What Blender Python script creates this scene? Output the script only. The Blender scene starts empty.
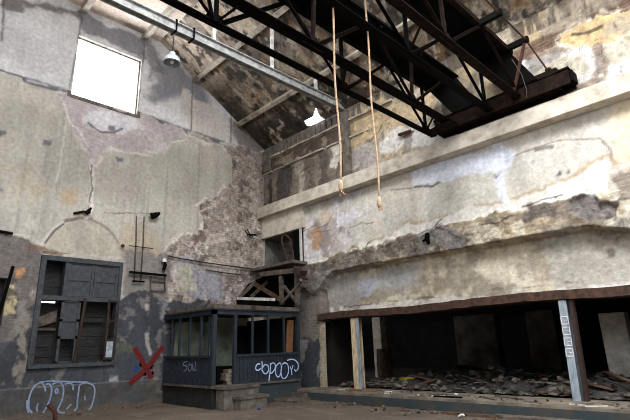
import bpy, bmesh, math, random
import numpy as np
from mathutils import Vector, Matrix

scene = bpy.context.scene
COL = scene.collection
RNG = random.Random(7)

# ------------------------------------------------------------------ camera
F = 468.296
YAW, PIT, ROL = math.radians(45.5925), math.radians(16.318), math.radians(-1.7056)
CAM = np.array([14.32, -11.178, 1.5])
fw = np.array([-math.sin(YAW) * math.cos(PIT), math.cos(YAW) * math.cos(PIT), math.sin(PIT)])
r0 = np.cross(fw, [0, 0, 1]); r0 /= np.linalg.norm(r0)
u0 = np.cross(r0, fw)
rt = r0 * math.cos(ROL) + u0 * math.sin(ROL)
up = -r0 * math.sin(ROL) + u0 * math.cos(ROL)
cam_data = bpy.data.cameras.new('camera')
cam_data.sensor_width = 36
cam_data.lens = F * 36 / 630
cam_data.clip_end = 200
cam = bpy.data.objects.new('camera', cam_data)
cam.matrix_world = Matrix(((rt[0], up[0], -fw[0], CAM[0]), (rt[1], up[1], -fw[1], CAM[1]), (rt[2], up[2], -fw[2], CAM[2]), (0, 0, 0, 1)))
COL.objects.link(cam)
scene.camera = cam


def ray(x, y): return fw * F + rt * (x - 315) - up * (y - 210)
def PX(x, y, x0=0.0):                       # point of the plane x = x0 (the left, gable wall is x = 0)
    d = ray(x, y); return CAM + d * ((x0 - CAM[0]) / d[0])
def PY(x, y, y0=0.0):                       # point of the plane y = y0 (the long wall is y = 0)
    d = ray(x, y); return CAM + d * ((y0 - CAM[1]) / d[1])
def PZ(x, y, z0=0.0):
    d = ray(x, y); return CAM + d * ((z0 - CAM[2]) / d[2])


EAVE, TOPZ, BEND = 9.47, 12.4, 4.85
SL = (TOPZ - EAVE) / BEND
SLEN = math.hypot(BEND, TOPZ - EAVE)
def roofz(y): return min(TOPZ, EAVE + SL * abs(y)) if y > -12.2 else max(EAVE, TOPZ - SL * (-12.2 - y))
def PS(x, y):                               # point of the roof slope -> (x, s)
    d = ray(x, y)
    t = (EAVE - SL * CAM[1] - CAM[2]) / (d[2] + SL * d[1])
    p = CAM + d * t
    return (p[0], -p[1] / BEND * SLEN)


# ------------------------------------------------------------------ materials
def lin(c):
    o = []
    for v in c:
        v = v / 255.0
        o.append(v / 12.92 if v <= .04045 else ((v + .055) / 1.055) ** 2.4)
    return o


def new_mat(name):
    m = bpy.data.materials.new(name); m.use_nodes = True
    nt = m.node_tree
    b = nt.nodes.get('Principled BSDF')
    return m, nt, b


def pmat(name, a, b=None, scale=6, rough=.85, metal=0., bump=.25, dist=.02, thr=(.35, .65), streak=(1, 1, 1), spec=.3):
    m, nt, bs = new_mat(name)
    b = b or [v * .6 for v in a]
    tc = nt.nodes.new('ShaderNodeTexCoord'); mp = nt.nodes.new('ShaderNodeMapping')
    mp.inputs['Scale'].default_value = streak
    n1 = nt.nodes.new('ShaderNodeTexNoise'); n1.inputs['Scale'].default_value = scale; n1.inputs['Detail'].default_value = 8
    n1.inputs['Roughness'].default_value = .65
    cr = nt.nodes.new('ShaderNodeValToRGB')
    cr.color_ramp.elements[0].position = thr[0]; cr.color_ramp.elements[1].position = thr[1]
    cr.color_ramp.elements[0].color = (*lin(b), 1); cr.color_ramp.elements[1].color = (*lin(a), 1)
    bp = nt.nodes.new('ShaderNodeBump'); bp.inputs['Strength'].default_value = bump; bp.inputs['Distance'].default_value = dist
    L = nt.links.new
    L(tc.outputs['Object'], mp.inputs[0]); L(mp.outputs[0], n1.inputs['Vector'])
    L(n1.outputs['Fac'], cr.inputs['Fac']); L(cr.outputs['Color'], bs.inputs['Base Color'])
    L(n1.outputs['Fac'], bp.inputs['Height']); L(bp.outputs[0], bs.inputs['Normal'])
    bs.inputs['Specular IOR Level'].default_value = spec; bs.inputs['Roughness'].default_value = rough; bs.inputs['Metallic'].default_value = metal
    return m


def wall_mat(name, axes):
    """weathered masonry: plaster colour stored on the mesh, bricks where the plaster has gone"""
    m, nt, bs = new_mat(name)
    L = nt.links.new; N = nt.nodes.new
    ac = N('ShaderNodeAttribute'); ac.attribute_name = 'plaster'
    ab = N('ShaderNodeAttribute'); ab.attribute_name = 'brick'
    tc = N('ShaderNodeTexCoord'); sp = N('ShaderNodeSeparateXYZ'); cb = N('ShaderNodeCombineXYZ')
    L(tc.outputs['Object'], sp.inputs[0])
    L(sp.outputs[axes[0]], cb.inputs[0]); L(sp.outputs[axes[1]], cb.inputs[1])
    wn = N('ShaderNodeTexNoise'); wn.inputs['Scale'].default_value = 3; wn.inputs['Detail'].default_value = 4
    L(tc.outputs['Object'], wn.inputs['Vector'])
    wv = N('ShaderNodeMix'); wv.data_type = 'VECTOR'; wv.inputs[0].default_value = .06
    L(cb.outputs[0], wv.inputs[4]); L(wn.outputs['Color'], wv.inputs[5])
    br = N('ShaderNodeTexBrick')
    br.inputs['Scale'].default_value = 1; br.inputs['Brick Width'].default_value = .26; br.inputs['Row Height'].default_value = .085
    br.inputs['Mortar Size'].default_value = .012; br.inputs['Mortar Smooth'].default_value = .3
    br.inputs['Color1'].default_value = (1.0, .93, .88, 1); br.inputs['Color2'].default_value = (.62, .6, .6, 1); br.inputs['Mortar'].default_value = (1.25, 1.22, 1.18, 1)
    L(wv.outputs[1], br.inputs['Vector'])
    n1 = N('ShaderNodeTexNoise'); n1.inputs['Scale'].default_value = 9; n1.inputs['Detail'].default_value = 9; n1.inputs['Roughness'].default_value = .7
    L(tc.outputs['Object'], n1.inputs['Vector'])
    r1 = N('ShaderNodeValToRGB'); r1.color_ramp.elements[0].position = .25; r1.color_ramp.elements[1].position = .7
    r1.color_ramp.elements[0].color = (.62, .61, .6, 1); r1.color_ramp.elements[1].color = (1.1, 1.1, 1.1, 1)
    L(n1.outputs['Fac'], r1.inputs['Fac'])
    # rough, crumbly masonry mottling inside the bare areas
    n2 = N('ShaderNodeTexNoise'); n2.inputs['Scale'].default_value = 5.5; n2.inputs['Detail'].default_value = 10; n2.inputs['Roughness'].default_value = .8
    L(tc.outputs['Object'], n2.inputs['Vector'])
    r2 = N('ShaderNodeValToRGB'); r2.color_ramp.elements[0].position = .36; r2.color_ramp.elements[1].position = .64
    r2.color_ramp.elements[0].color = (.5, .48, .47, 1); r2.color_ramp.elements[1].color = (1.25, 1.22, 1.2, 1)
    L(n2.outputs['Fac'], r2.inputs['Fac'])
    def mul(a, b, fac=None):
        x = N('ShaderNodeMix'); x.data_type = 'RGBA'; x.blend_type = 'MULTIPLY'; x.inputs[0].default_value = 1
        L(a, x.inputs[6]); L(b, x.inputs[7])
        if fac is not None: L(fac, x.inputs[0])
        return x.outputs[2]
    c = mul(ac.outputs['Color'], r1.outputs['Color'])
    c = mul(c, br.outputs['Color'], ab.outputs['Fac'])
    c = mul(c, r2.outputs['Color'], ab.outputs['Fac'])
    # crumbling, pitted areas: sharp light flakes and dark pits
    ag = N('ShaderNodeAttribute'); ag.attribute_name = 'rough'
    n3 = N('ShaderNodeTexNoise'); n3.inputs['Scale'].default_value = 4.5; n3.inputs['Detail'].default_value = 12; n3.inputs['Roughness'].default_value = .85; n3.inputs['Distortion'].default_value = .6
    L(tc.outputs['Object'], n3.inputs['Vector'])
    r3 = N('ShaderNodeValToRGB'); e = r3.color_ramp.elements
    e[0].position = .37; e[0].color = (.16, .15, .14, 1); e[1].position = .64; e[1].color = (1.8, 1.75, 1.7, 1)
    q = e.new(.47); q.color = (.85, .84, .82, 1); q = e.new(.56); q.color = (1.05, 1.04, 1.02, 1)
    L(n3.outputs['Fac'], r3.inputs['Fac'])
    c = mul(c, r3.outputs['Color'], ag.outputs['Fac'])
    L(c, bs.inputs['Base Color'])
    h = N('ShaderNodeMath'); h.operation = 'MULTIPLY'; L(br.outputs['Fac'], h.inputs[0]); L(ab.outputs['Fac'], h.inputs[1])
    h2 = N('ShaderNodeMath'); h2.operation = 'MULTIPLY_ADD'; h2.inputs[1].default_value = -.6
    L(h.outputs[0], h2.inputs[0]); L(n1.outputs['Fac'], h2.inputs[2])
    h3 = N('ShaderNodeMath'); h3.operation = 'MULTIPLY_ADD'; L(n2.outputs['Fac'], h3.inputs[0]); L(ab.outputs['Fac'], h3.inputs[1]); L(h2.outputs[0], h3.inputs[2])
    h4 = N('ShaderNodeMath'); h4.operation = 'MULTIPLY_ADD'; L(n3.outputs['Fac'], h4.inputs[0]); L(ag.outputs['Fac'], h4.inputs[1]); L(h3.outputs[0], h4.inputs[2])
    bp = N('ShaderNodeBump'); bp.inputs['Strength'].default_value = .6; bp.inputs['Distance'].default_value = .04
    L(h4.outputs[0], bp.inputs['Height']); L(bp.outputs[0], bs.inputs['Normal'])
    bs.inputs['Roughness'].default_value = .92
    return m


M = {}
M['steel'] = pmat('blackened_steel', (12, 10, 9), (6, 5, 5), 9, .8, .0, .2, spec=.05)
M['brown_rust'] = pmat('brown_rust', (60, 43, 36), (36, 27, 24), 9, .9)
M['grey_board'] = pmat('grey_board', (120, 118, 112), (62, 60, 57), 2.2, .9, 0, .4, .03)
M['slim'] = pmat('flaked_grey_plaster', (220, 208, 184), (150, 138, 122), 3, .9)
M['conduit'] = pmat('brown_conduit', (96, 84, 76), (58, 50, 46), 12, .8)
M['steel_rust'] = pmat('rusty_crane_steel', (38, 26, 21), (9, 8, 7), 7, .85, .0, .3, spec=.05)
M['rust'] = pmat('rust', (80, 56, 44), (40, 30, 26), 7, .9, 0, .5)
M['red_rust'] = pmat('red_rust', (80, 44, 34), (46, 30, 26), 7, .9, 0, .4)
M['tie'] = pmat('pale_grey_paint', (168, 168, 166), (112, 112, 112), 5, .6, .0, .15)
M['white_paint'] = pmat('white_chipped_paint', (215, 213, 208), (150, 146, 140), 6, .7)
M['concrete'] = pmat('pale_concrete', (200, 191, 176), (146, 136, 122), 3, .9, 0, .4, .03, (.3, .6))
M['rib'] = pmat('rib_concrete', (178, 168, 152), (104, 94, 82), 3, .9, 0, .4, .03, (.32, .6))
M['dark_concrete'] = pmat('grimy_concrete', (118, 110, 100), (70, 65, 60), 4, .95, 0, .6, .04)
M['blue_paint'] = pmat('booth_blue_grey_paint', (44, 52, 62), (30, 35, 42), 9, .6, 0, .2)
M['booth_dark'] = pmat('booth_plinth_dark', (50, 49, 46), (28, 31, 34), 5, .9)  # dark mottled tone of the plinth
M['teal'] = pmat('teal_stained_concrete', (46, 58, 62), (64, 62, 58), 2.5, .9, 0, .4, .03, (.42, .55))
M['shutter'] = pmat('grey_shutter_paint', (66, 70, 73), (46, 48, 50), 8, .75, 0, .2)
M['shutter_dark'] = pmat('dark_weathered_board', (48, 48, 46), (26, 26, 26), 6, .9, 0, .4, .02, (.35, .65), (1, 1, 6))
M['old_wood'] = pmat('old_timber', (104, 94, 84), (58, 51, 46), 6, .9, 0, .5)
M['brown_wood'] = pmat('brown_timber', (96, 72, 54), (48, 38, 31), 6, .9, 0, .5)
M['ply'] = pmat('orange_plywood', (140, 96, 60), (96, 68, 46), 5, .8)
M['rope'] = pmat('hemp_rope', (190, 164, 136), (150, 122, 94), 20, .95, 0, .5)
M['enamel'] = pmat('lamp_enamel', (176, 186, 190), (116, 126, 132), 8, .5)
M['black'] = pmat('black_soot', (14, 13, 12), (7, 7, 7), 6, .9, spec=.05)
M['rubble'] = pmat('rubble', (122, 113, 102), (64, 58, 53), 9, .95, 0, .5)
M['rubble_dark'] = pmat('sooty_rubble', (66, 61, 56), (32, 30, 28), 9, .95, 0, .5)
M['cream_post'] = pmat('cream_flaked_paint', (214, 196, 160), (150, 128, 98), 5, .8, 0, .3, .02, (.38, .6), (2, 2, .5))
M['grey_post'] = pmat('grey_white_paint', (150, 160, 168), (84, 96, 106), 5, .8, 0, .2, .02, (.3, .6), (2, 2, .6))
M['pale_block'] = pmat('pale_blockwork', (214, 210, 204), (160, 156, 150), 4, .9)
M['inner'] = pmat('inner_plaster', (98, 92, 82), (54, 49, 44), 1.6, .95, 0, .3, .03, (.38, .62))
M['inner_dark'] = pmat('dark_inner_wall', (34, 30, 27), (16, 15, 14), 2, .95)  # near-black tone for the inner room and the booth's inside
M['graf_blue'] = pmat('pale_blue_spray_paint', (190, 208, 238), (150, 172, 212), 12, .7)
M['graf_white'] = pmat('faded_white_spray_paint', (142, 158, 182), (108, 122, 146), 10, .8)
M['graf_red'] = pmat('red_spray_paint', (118, 20, 22), (76, 16, 18), 14, .7)
M['graf_bright'] = pmat('bright_blue_spray_paint', (20, 70, 150), (16, 50, 110), 10, .7)
M['yellow'] = pmat('yellow_cloth', (176, 158, 60), (110, 98, 46), 9, .9)
M['red'] = pmat('red_cloth', (150, 34, 50), (90, 24, 34), 9, .9)
M['orange'] = pmat('orange_plastic', (214, 92, 44), (150, 64, 34), 9, .6)
M['white_plastic'] = pmat('white_plastic', (222, 222, 224), (180, 180, 182), 9, .4)
M['green_board'] = pmat('pale_green_painted_board', (150, 158, 140), (96, 104, 92), 2.5, .8)
M['cable'] = pmat('black_cable', (40, 38, 38), (24, 23, 23), 9, .7)


# ------------------------------------------------------------------ mesh builder
ORG = {}


class MB:
    def __init__(self): self.v = []; self.f = []; self.smooth = False
    def add(self, vs, fs):
        n = len(self.v); self.v += [tuple(map(float, p)) for p in vs]; self.f += [tuple(i + n for i in f) for f in fs]; return self
    def hexa(self, c):                      # eight corners, bottom loop then top loop
        return self.add(c, [(3, 2, 1, 0), (4, 5, 6, 7), (0, 1, 5, 4), (1, 2, 6, 5), (2, 3, 7, 6), (3, 0, 4, 7)])
    def box(self, a, b):
        x0, x1 = sorted((a[0], b[0])); y0, y1 = sorted((a[1], b[1])); z0, z1 = sorted((a[2], b[2]))
        return self.hexa([(x0, y0, z0), (x1, y0, z0), (x1, y1, z0), (x0, y1, z0), (x0, y0, z1), (x1, y0, z1), (x1, y1, z1), (x0, y1, z1)])
    def bar(self, p, q, w, h, upv=(0, 0, 1)):
        p, q, u = Vector(p), Vector(q), Vector(upv)
        d = (q - p).normalized()
        s = d.cross(u)
        if s.length < 1e-4: s = d.cross(Vector((1, 0, 0)))
        s.normalize(); u = s.cross(d)
        s *= w / 2; u *= h / 2
        return self.hexa([p - s - u, p + s - u, q + s - u, q - s - u, p - s + u, p + s + u, q + s + u, q - s + u])
    def angle(self, p, q, w, t=.012, upv=(0, 0, 1), flip=1):       # rolled angle section
        p, q, u = Vector(p), Vector(q), Vector(upv)
        d = (q - p).normalized(); s = d.cross(u)
        if s.length < 1e-4: s = d.cross(Vector((1, 0, 0)))
        s.normalize(); u = s.cross(d)
        self.bar(p + s * flip * w / 2, q + s * flip * w / 2, w, t, u)
        self.bar(p + u * w / 2, q + u * w / 2, t, w, u)
        return self
    def tube(self, pts, r, n=8, rad=None):
        pts = [Vector(p) for p in pts]; rings = []
        u = None
        for i, p in enumerate(pts):
            d = (pts[min(i + 1, len(pts) - 1)] - pts[max(i - 1, 0)]).normalized()
            if u is None:
                u = d.orthogonal().normalized()
            u = (u - d * u.dot(d)).normalized(); w = d.cross(u)
            rr = rad[i] if rad else r
            rings.append([p + (u * math.cos(2 * math.pi * k / n) + w * math.sin(2 * math.pi * k / n)) * rr for k in range(n)])
        vs = [v for R in rings for v in R]; fs = []
        for i in range(len(rings) - 1):
            for k in range(n):
                a = i * n + k; b = i * n + (k + 1) % n
                fs.append((a, b, b + n, a + n))
        fs.append(tuple(range(n - 1, -1, -1))); fs.append(tuple(range(len(vs) - n, len(vs))))
        return self.add(vs, fs)
    def lathe(self, c, prof, n=20):
        c = Vector(c); vs = []; fs = []
        for r, z in prof:
            vs += [c + Vector((r * math.cos(2 * math.pi * k / n), r * math.sin(2 * math.pi * k / n), z)) for k in range(n)]
        for i in range(len(prof) - 1):
            for k in range(n):
                a = i * n + k; b = i * n + (k + 1) % n
                fs.append((a, b, b + n, a + n))
        return self.add(vs, fs)
    def prism(self, poly, off):
        poly = [Vector(p) for p in poly]; off = Vector(off); n = len(poly)
        return self.add(poly + [p + off for p in poly], [tuple(range(n - 1, -1, -1)), tuple(range(n, 2 * n))] + [(i, (i + 1) % n, (i + 1) % n + n, i + n) for i in range(n)])
    def build(self, name, m, parent=None, origin=None):
        if parent is not None: o = ORG[parent.name]
        elif origin is not None: o = Vector(origin)
        else:
            a = np.array(self.v); o = Vector(((a[:, 0].min() + a[:, 0].max()) / 2, (a[:, 1].min() + a[:, 1].max()) / 2, a[:, 2].min()))
        me = bpy.data.meshes.new(name)
        me.from_pydata([tuple(Vector(p) - o) for p in self.v], [], self.f)
        bm = bmesh.new(); bm.from_mesh(me); bmesh.ops.recalc_face_normals(bm, faces=bm.faces); bm.to_mesh(me); bm.free()
        if self.smooth:
            for p in me.polygons: p.use_smooth = True
        me.materials.append(m)
        ob = bpy.data.objects.new(name, me); COL.objects.link(ob)
        if parent is not None: ob.parent = parent
        else: ob.location = o
        ORG[ob.name] = o
        return ob


def tag(o, label=None, cat=None, group=None, kind=None):
    if label: o['label'] = label
    if cat: o['category'] = cat
    if group: o['group'] = group
    if kind: o['kind'] = kind
    return o
def empty(name, loc, label=None, cat=None, group=None, kind=None):
    o = bpy.data.objects.new(name, None); COL.objects.link(o); o.location = loc; o.empty_display_size = .2
    ORG[o.name] = Vector(loc)
    return tag(o, label, cat, group, kind)


# ------------------------------------------------------------------ procedural weathering of masonry surfaces
def vnoise(u, v, seed):
    T = np.random.RandomState(seed).rand(256, 256)
    iu = np.floor(u).astype(int); iv = np.floor(v).astype(int)
    fu = u - iu; fv = v - iv
    fu = fu * fu * (3 - 2 * fu); fv = fv * fv * (3 - 2 * fv)
    a = T[iu & 255, iv & 255]; b = T[(iu + 1) & 255, iv & 255]; c = T[iu & 255, (iv + 1) & 255]; d = T[(iu + 1) & 255, (iv + 1) & 255]
    return (a * (1 - fu) + b * fu) * (1 - fv) + (c * (1 - fu) + d * fu) * fv
def fbm(u, v, s, seed, octv=5, sv=None, gain=.55):
    sv = sv or s
    o = 0; a = 1; t = 0
    for k in range(octv):
        o = o + a * vnoise(u * s * 2 ** k + 17.3 * k, v * sv * 2 ** k + 9.1 * k, seed * 13 + k); t += a; a *= gain
    return o / t
def sstep(a, b, x):
    t = np.clip((x - a) / (b - a), 0, 1); return t * t * (3 - 2 * t)


class Surf:
    def __init__(self, u0, u1, v0, v1, step, base, seed):
        self.nu = int(round((u1 - u0) / step)) + 1; self.nv = int(round((v1 - v0) / step)) + 1
        U, V = np.meshgrid(np.linspace(u0, u1, self.nu), np.linspace(v0, v1, self.nv), indexing='ij')
        self.U = U.ravel(); self.V = V.ravel(); n = len(self.U)
        self.c = np.tile(np.array(lin(base)), (n, 1)); self.b = np.zeros(n); self.r = np.zeros(n); self.g = np.zeros(n)
        self.seed = seed; self.holes = []
    def sd(self, pts):
        P = np.array(pts, float); n = len(P); d = np.full(len(self.U), 1e9); ins = np.zeros(len(self.U), bool)
        for i in range(n):
            a = P[i]; b = P[(i + 1) % n]; e = b - a
            t = np.clip(((self.U - a[0]) * e[0] + (self.V - a[1]) * e[1]) / max(e @ e, 1e-9), 0, 1)
            d = np.minimum(d, np.hypot(self.U - a[0] - t * e[0], self.V - a[1] - t * e[1]))
            if abs(e[1]) > 1e-9:
                cr = ((a[1] > self.V) != (b[1] > self.V)) & (self.U < e[0] * (self.V - a[1]) / e[1] + a[0])
                ins ^= cr
        return np.where(ins, d, -d)
    def nz(self, s, sv=None, octv=5, gain=.55):
        self.seed += 1; return fbm(self.U, self.V, s, self.seed, octv, sv, gain)
    def blend(self, m, col=None, brick=None, rel=None):
        if col is not None: self.c = self.c * (1 - m[:, None]) + np.array(lin(col)) * m[:, None]
        if brick is not None: self.b = self.b * (1 - m) + brick * m
        if rel is not None: self.r = self.r * (1 - m) + rel * m
    def blob(self, pts, col=None, s=1, amp=.25, ns=1.3, soft=.03, brick=None, rel=None, thr=None, ts=2, tsv=None, rim=None):
        d = self.sd(pts) + amp * 2 * (self.nz(ns) - .5) * 1.6 + .14 * (self.nz(7, None, 4, .7) - .5)
        m = sstep(-soft, soft, d) * s
        if thr is not None:
            m = m * sstep(thr - .06, thr + .06, self.nz(ts, tsv, 6, .65))
        self.blend(m, col, brick, rel)
        if rim is not None:
            self.blend(np.exp(-((d + .05) / .05) ** 2) * .75 * sstep(.4, .55, self.nz(2.5)), rim)
        return m
    def mottle(self, col, s, sv=None, thr=.55, soft=.1, k=.5, where=None, brick=None, rel=None):
        m = sstep(thr - soft, thr + soft, self.nz(s, sv, 6, .6)) * k
        if where is not None: m = m * where
        self.blend(m, col, brick, rel); return m
    def line(self, pts, w, col, s=1, wob=.06, ns=4, gap=None, rel=None):
        P = np.array(pts, float); d = np.full(len(self.U), 1e9)
        U = self.U + wob * 2 * (self.nz(ns) - .5); V = self.V + wob * 2 * (self.nz(ns) - .5)
        for i in range(len(P) - 1):
            a = P[i]; e = P[i + 1] - a
            t = np.clip(((U - a[0]) * e[0] + (V - a[1]) * e[1]) / max(e @ e, 1e-9), 0, 1)
            d = np.minimum(d, np.hypot(U - a[0] - t * e[0], V - a[1] - t * e[1]))
        m = sstep(w, w * .4, d) * s
        if gap: m = m * sstep(gap - .08, gap + .08, self.nz(2))
        self.blend(m, col, None, rel)
    def weather(self, k=1., streak=.25):
        m = (self.nz(1.1) - .5) * .5 + (self.nz(4.5, None, 5, .7) - .5) * .55 + (self.nz(5, streak) - .5) * .5 + (self.nz(14, None, 3) - .5) * .3
        self.c = np.clip(self.c * (1 + k * m)[:, None], 0, 1)
    def build(self, name, mapf, mat_, disp, parent=None):
        nu, nv = self.nu, self.nv
        P = mapf(self.U, self.V, self.r) if disp is None else mapf(self.U, self.V) + np.outer(self.r, disp)
        idx = np.arange(nu * nv).reshape(nu, nv)
        q = np.stack([idx[:-1, :-1], idx[1:, :-1], idx[1:, 1:], idx[:-1, 1:]], -1).reshape(-1, 4)
        keep = np.ones(len(q), bool)
        cu = self.U[q].mean(1); cv = self.V[q].mean(1)
        for h in self.holes: keep &= ~h(cu, cv)
        q = q[keep]
        me = bpy.data.meshes.new(name)
        me.vertices.add(len(P)); me.vertices.foreach_set('co', P.astype(np.float32).ravel())
        me.loops.add(len(q) * 4); me.loops.foreach_set('vertex_index', q.astype(np.int32).ravel())
        me.polygons.add(len(q)); me.polygons.foreach_set('loop_start', (np.arange(len(q)) * 4).astype(np.int32))
        me.update(calc_edges=True)
        a = me.attributes.new('plaster', 'FLOAT_COLOR', 'POINT')
        a.data.foreach_set('color', np.concatenate([self.c, np.ones((len(P), 1))], 1).astype(np.float32).ravel())
        a = me.attributes.new('rough', 'FLOAT', 'POINT'); a.data.foreach_set('value', np.clip(self.g, 0, 1).astype(np.float32))
        a = me.attributes.new('brick', 'FLOAT', 'POINT'); a.data.foreach_set('value', self.b.astype(np.float32))
        bm = bmesh.new(); bm.from_mesh(me)
        bmesh.ops.delete(bm, geom=[v for v in bm.verts if not v.link_faces], context='VERTS')
        bm.to_mesh(me); bm.free()
        me.materials.append(mat_)
        ob = bpy.data.objects.new(name, me); COL.objects.link(ob)
        ORG[ob.name] = Vector((0, 0, 0))
        return ob


def rect(u0, u1, v0, v1): return lambda u, v: (u > u0) & (u < u1) & (v > v0) & (v < v1)
def inpoly(P):
    P = np.array(P, float)
    def f(u, v):
        ins = np.zeros(len(u), bool)
        for i in range(len(P)):
            a = P[i]; b = P[(i + 1) % len(P)]
            if abs(b[1] - a[1]) > 1e-9:
                ins ^= ((a[1] > v) != (b[1] > v)) & (u < (b[0] - a[0]) * (v - a[1]) / (b[1] - a[1]) + a[0])
        return ins
    return f
def qa(*pp): return [tuple(PX(*p)[1:]) for p in pp]
def qb(*pp): return [(PY(*p)[0], PY(*p)[2]) for p in pp]
def qs(*pp): return [PS(*p) for p in pp]


#==PART: wall A
WM_A = wall_mat('gable_wall_masonry', (1, 2))
WM_B = wall_mat('long_wall_masonry', (0, 2))
WM_C = wall_mat('roof_slab', (0, 1))

W1 = (-7.52, -5.42, 9.22, 11.35)            # upper window opening  (y0, y1, z0, z1)
W2 = (-7.72, -5.48, 1.17, 4.15)             # lower shuttered window
W3 = (-11.0, -8.42, 2.05, 3.45)               # window cut by the picture's left edge
A = Surf(-12.5, .32, -.16, 12.4, .032, (172, 167, 157), 100)
A.mottle((184, 178, 167), .5, None, .5, .15, .7)
A.mottle((150, 144, 136), .9, .6, .56, .14, .45)
A.mottle((176, 150, 112), .8, .8, .62, .06, .35)
A.mottle((112, 108, 104), 5, .35, .66, .08, .3)              # runs
# strip above the string course
top = A.blob(qa((-40, 55), (0, 73), (26, 80), (71, 93), (140, 113), (190, 131), (264, 155), (270, 150), (200, 60), (80, -30), (-40, -40)), (214, 213, 214), 1, .05, 1, .03)  # pale plaster, lightened: the upper window's light scatter is painted in
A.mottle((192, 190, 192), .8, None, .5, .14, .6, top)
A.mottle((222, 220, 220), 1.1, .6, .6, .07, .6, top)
A.blob(qa((158, 60), (176, 62), (200, 84), (212, 118), (196, 122), (180, 100), (160, 95)), (96, 95, 104), .8, .5, 1, .35)
A.blob(qa((186, 95), (214, 102), (232, 130), (236, 140), (214, 138), (190, 128)), (208, 200, 190), .8, .3, 1.3, .1)
A.blob(qa((225, 118), (236, 116), (266, 150), (262, 157), (238, 148)), (104, 96, 90), .8, .25, 1.4, .15, .5)
A.blob(qa((82, 12), (146, 40), (146, 58), (82, 35)), (112, 112, 120), .85, .15, 1.5, .06)
for a_, b_ in (((193, 76), (191, 132)), ((231, 113), (231, 150)), ((82, 18), (69, 92)), ((4, -5), (2, 40)), ((145, 44), (137, 112))): A.line(qa(a_, b_), .045, (96, 92, 94), .75, .03, 3, .35)
A.blob(qa((146, 36), (158, 42), (160, 70), (150, 76), (144, 60)), (96, 94, 100), .75, .3, 1.6, .12)
A.blob(qa((0, -6), (24, -2), (81, 10), (81, 18), (60, 14), (24, 8), (0, 6)), (96, 86, 84), .8, .2, 1.5, .08)
# string-course break
A.line(qa((0, 71), (28, 79)), .05, (96, 94, 100), .9, .05, 3)
A.line(qa((26, 80), (71, 93)), .13, (90, 88, 98), .85, .05, 3, None, -.04)
A.line(qa((138, 113), (190, 132), (266, 157)), .13, (92, 90, 96), .85, .05, 3, None, -.04)
A.line(qa((20, 78), (70, 90)), .05, (205, 203, 205), .5, .04, 3, .45)
# bare patch below the upper window
A.blob(qa((60, 97), (72, 93), (100, 103), (138, 112), (162, 122), (180, 130), (183, 138), (160, 150), (150, 155), (128, 152), (108, 145), (100, 150), (95, 166), (91, 160), (88, 150), (70, 125), (65, 115)), (180, 171, 171), 1, .12, 2, .03, .25, -.03, rim=(214, 208, 202))
A.blob(qa((86, 110), (110, 108), (142, 120), (140, 130), (116, 132), (100, 128), (90, 120)), (208, 206, 210), .8, .25, 2, .1, .1)
A.line(qa((88, 122), (100, 131), (114, 132), (122, 128)), .05, (84, 80, 84), .8)
A.blob(qa((140, 125), (165, 135), (168, 150), (150, 150), (138, 140)), (206, 200, 198), .7, .3, 2.5, .08, .1, None, .46)
A.line(qa((92, 160), (93, 180), (91, 200), (90, 212)), .09, (206, 200, 192), .8, .08, 3)
A.line(qa((91, 166), (92, 190), (90, 205), (88, 216)), .035, (92, 86, 84), .9, .08, 3)
A.line(qa((66, 118), (62, 150), (57, 182)), .045, (204, 200, 194), .5, .05, 3)
A.line(qa((62, 97), (70, 122), (80, 130), (88, 146)), .06, (214, 210, 208), .7, .06, 3)
A.line(qa((72, 125), (66, 200)), .03, (150, 146, 140), .6, .04); A.line(qa((80, 140), (76, 205)), .03, (150, 146, 140), .6, .04)
# faint smears, vents, marks
for (x, y, w) in ((47, 142, .08), (2, 133, .11), (0, 190, .12), (112, 128, .05), (120, 160, .04)):
    A.blob(qa((x - 3, y - 2), (x + 3, y - 2), (x + 3, y + 2), (x - 3, y + 2)), (92, 92, 104), .85, .04, 3, .04)
A.blob(qa((64, 190), (76, 190), (76, 202), (62, 200)), (178, 142, 98), .5, .2, 2, .15)
A.blob(qa((10, 170), (30, 165), (34, 190), (14, 195)), (168, 148, 110), .45, .3, 2, .3)
# big bare brick area by the corner
brick = A.blob(qa((190, 134), (223, 146), (231, 160), (233, 179), (218, 197), (197, 201), (196, 212), (206, 231), (180, 237), (176, 246), (160, 256), (156, 300), (300, 330), (300, 150), (262, 153), (240, 148)), (164, 155, 148), 1, .14, 1.8, .03, .6, -.04, rim=(222, 214, 202))
A.mottle((192, 184, 176), 2.2, 2.6, .56, .05, .75, brick, .5)
A.mottle((88, 76, 70), 2.6, 3.2, .6, .05, .7, brick)
A.mottle((150, 108, 90), 4.5, 6, .7, .04, .5, brick)
A.mottle((206, 200, 194), 6, 8, .64, .05, .8, brick)
A.blob(qa((178, 262), (196, 258), (222, 276), (222, 300), (196, 300), (182, 290)), (150, 150, 160), .85, .25, 1.8, .1, .1, -.01)
A.blob(qa((178, 262), (195, 262), (196, 290), (182, 292)), (172, 166, 152), .9, .15, 2, .05, 0, 0)
A.line(qa((196, 205), (205, 199), (216, 200), (212, 208), (200, 212)), .05, (225, 218, 208), .7, .1, 3)
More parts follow.
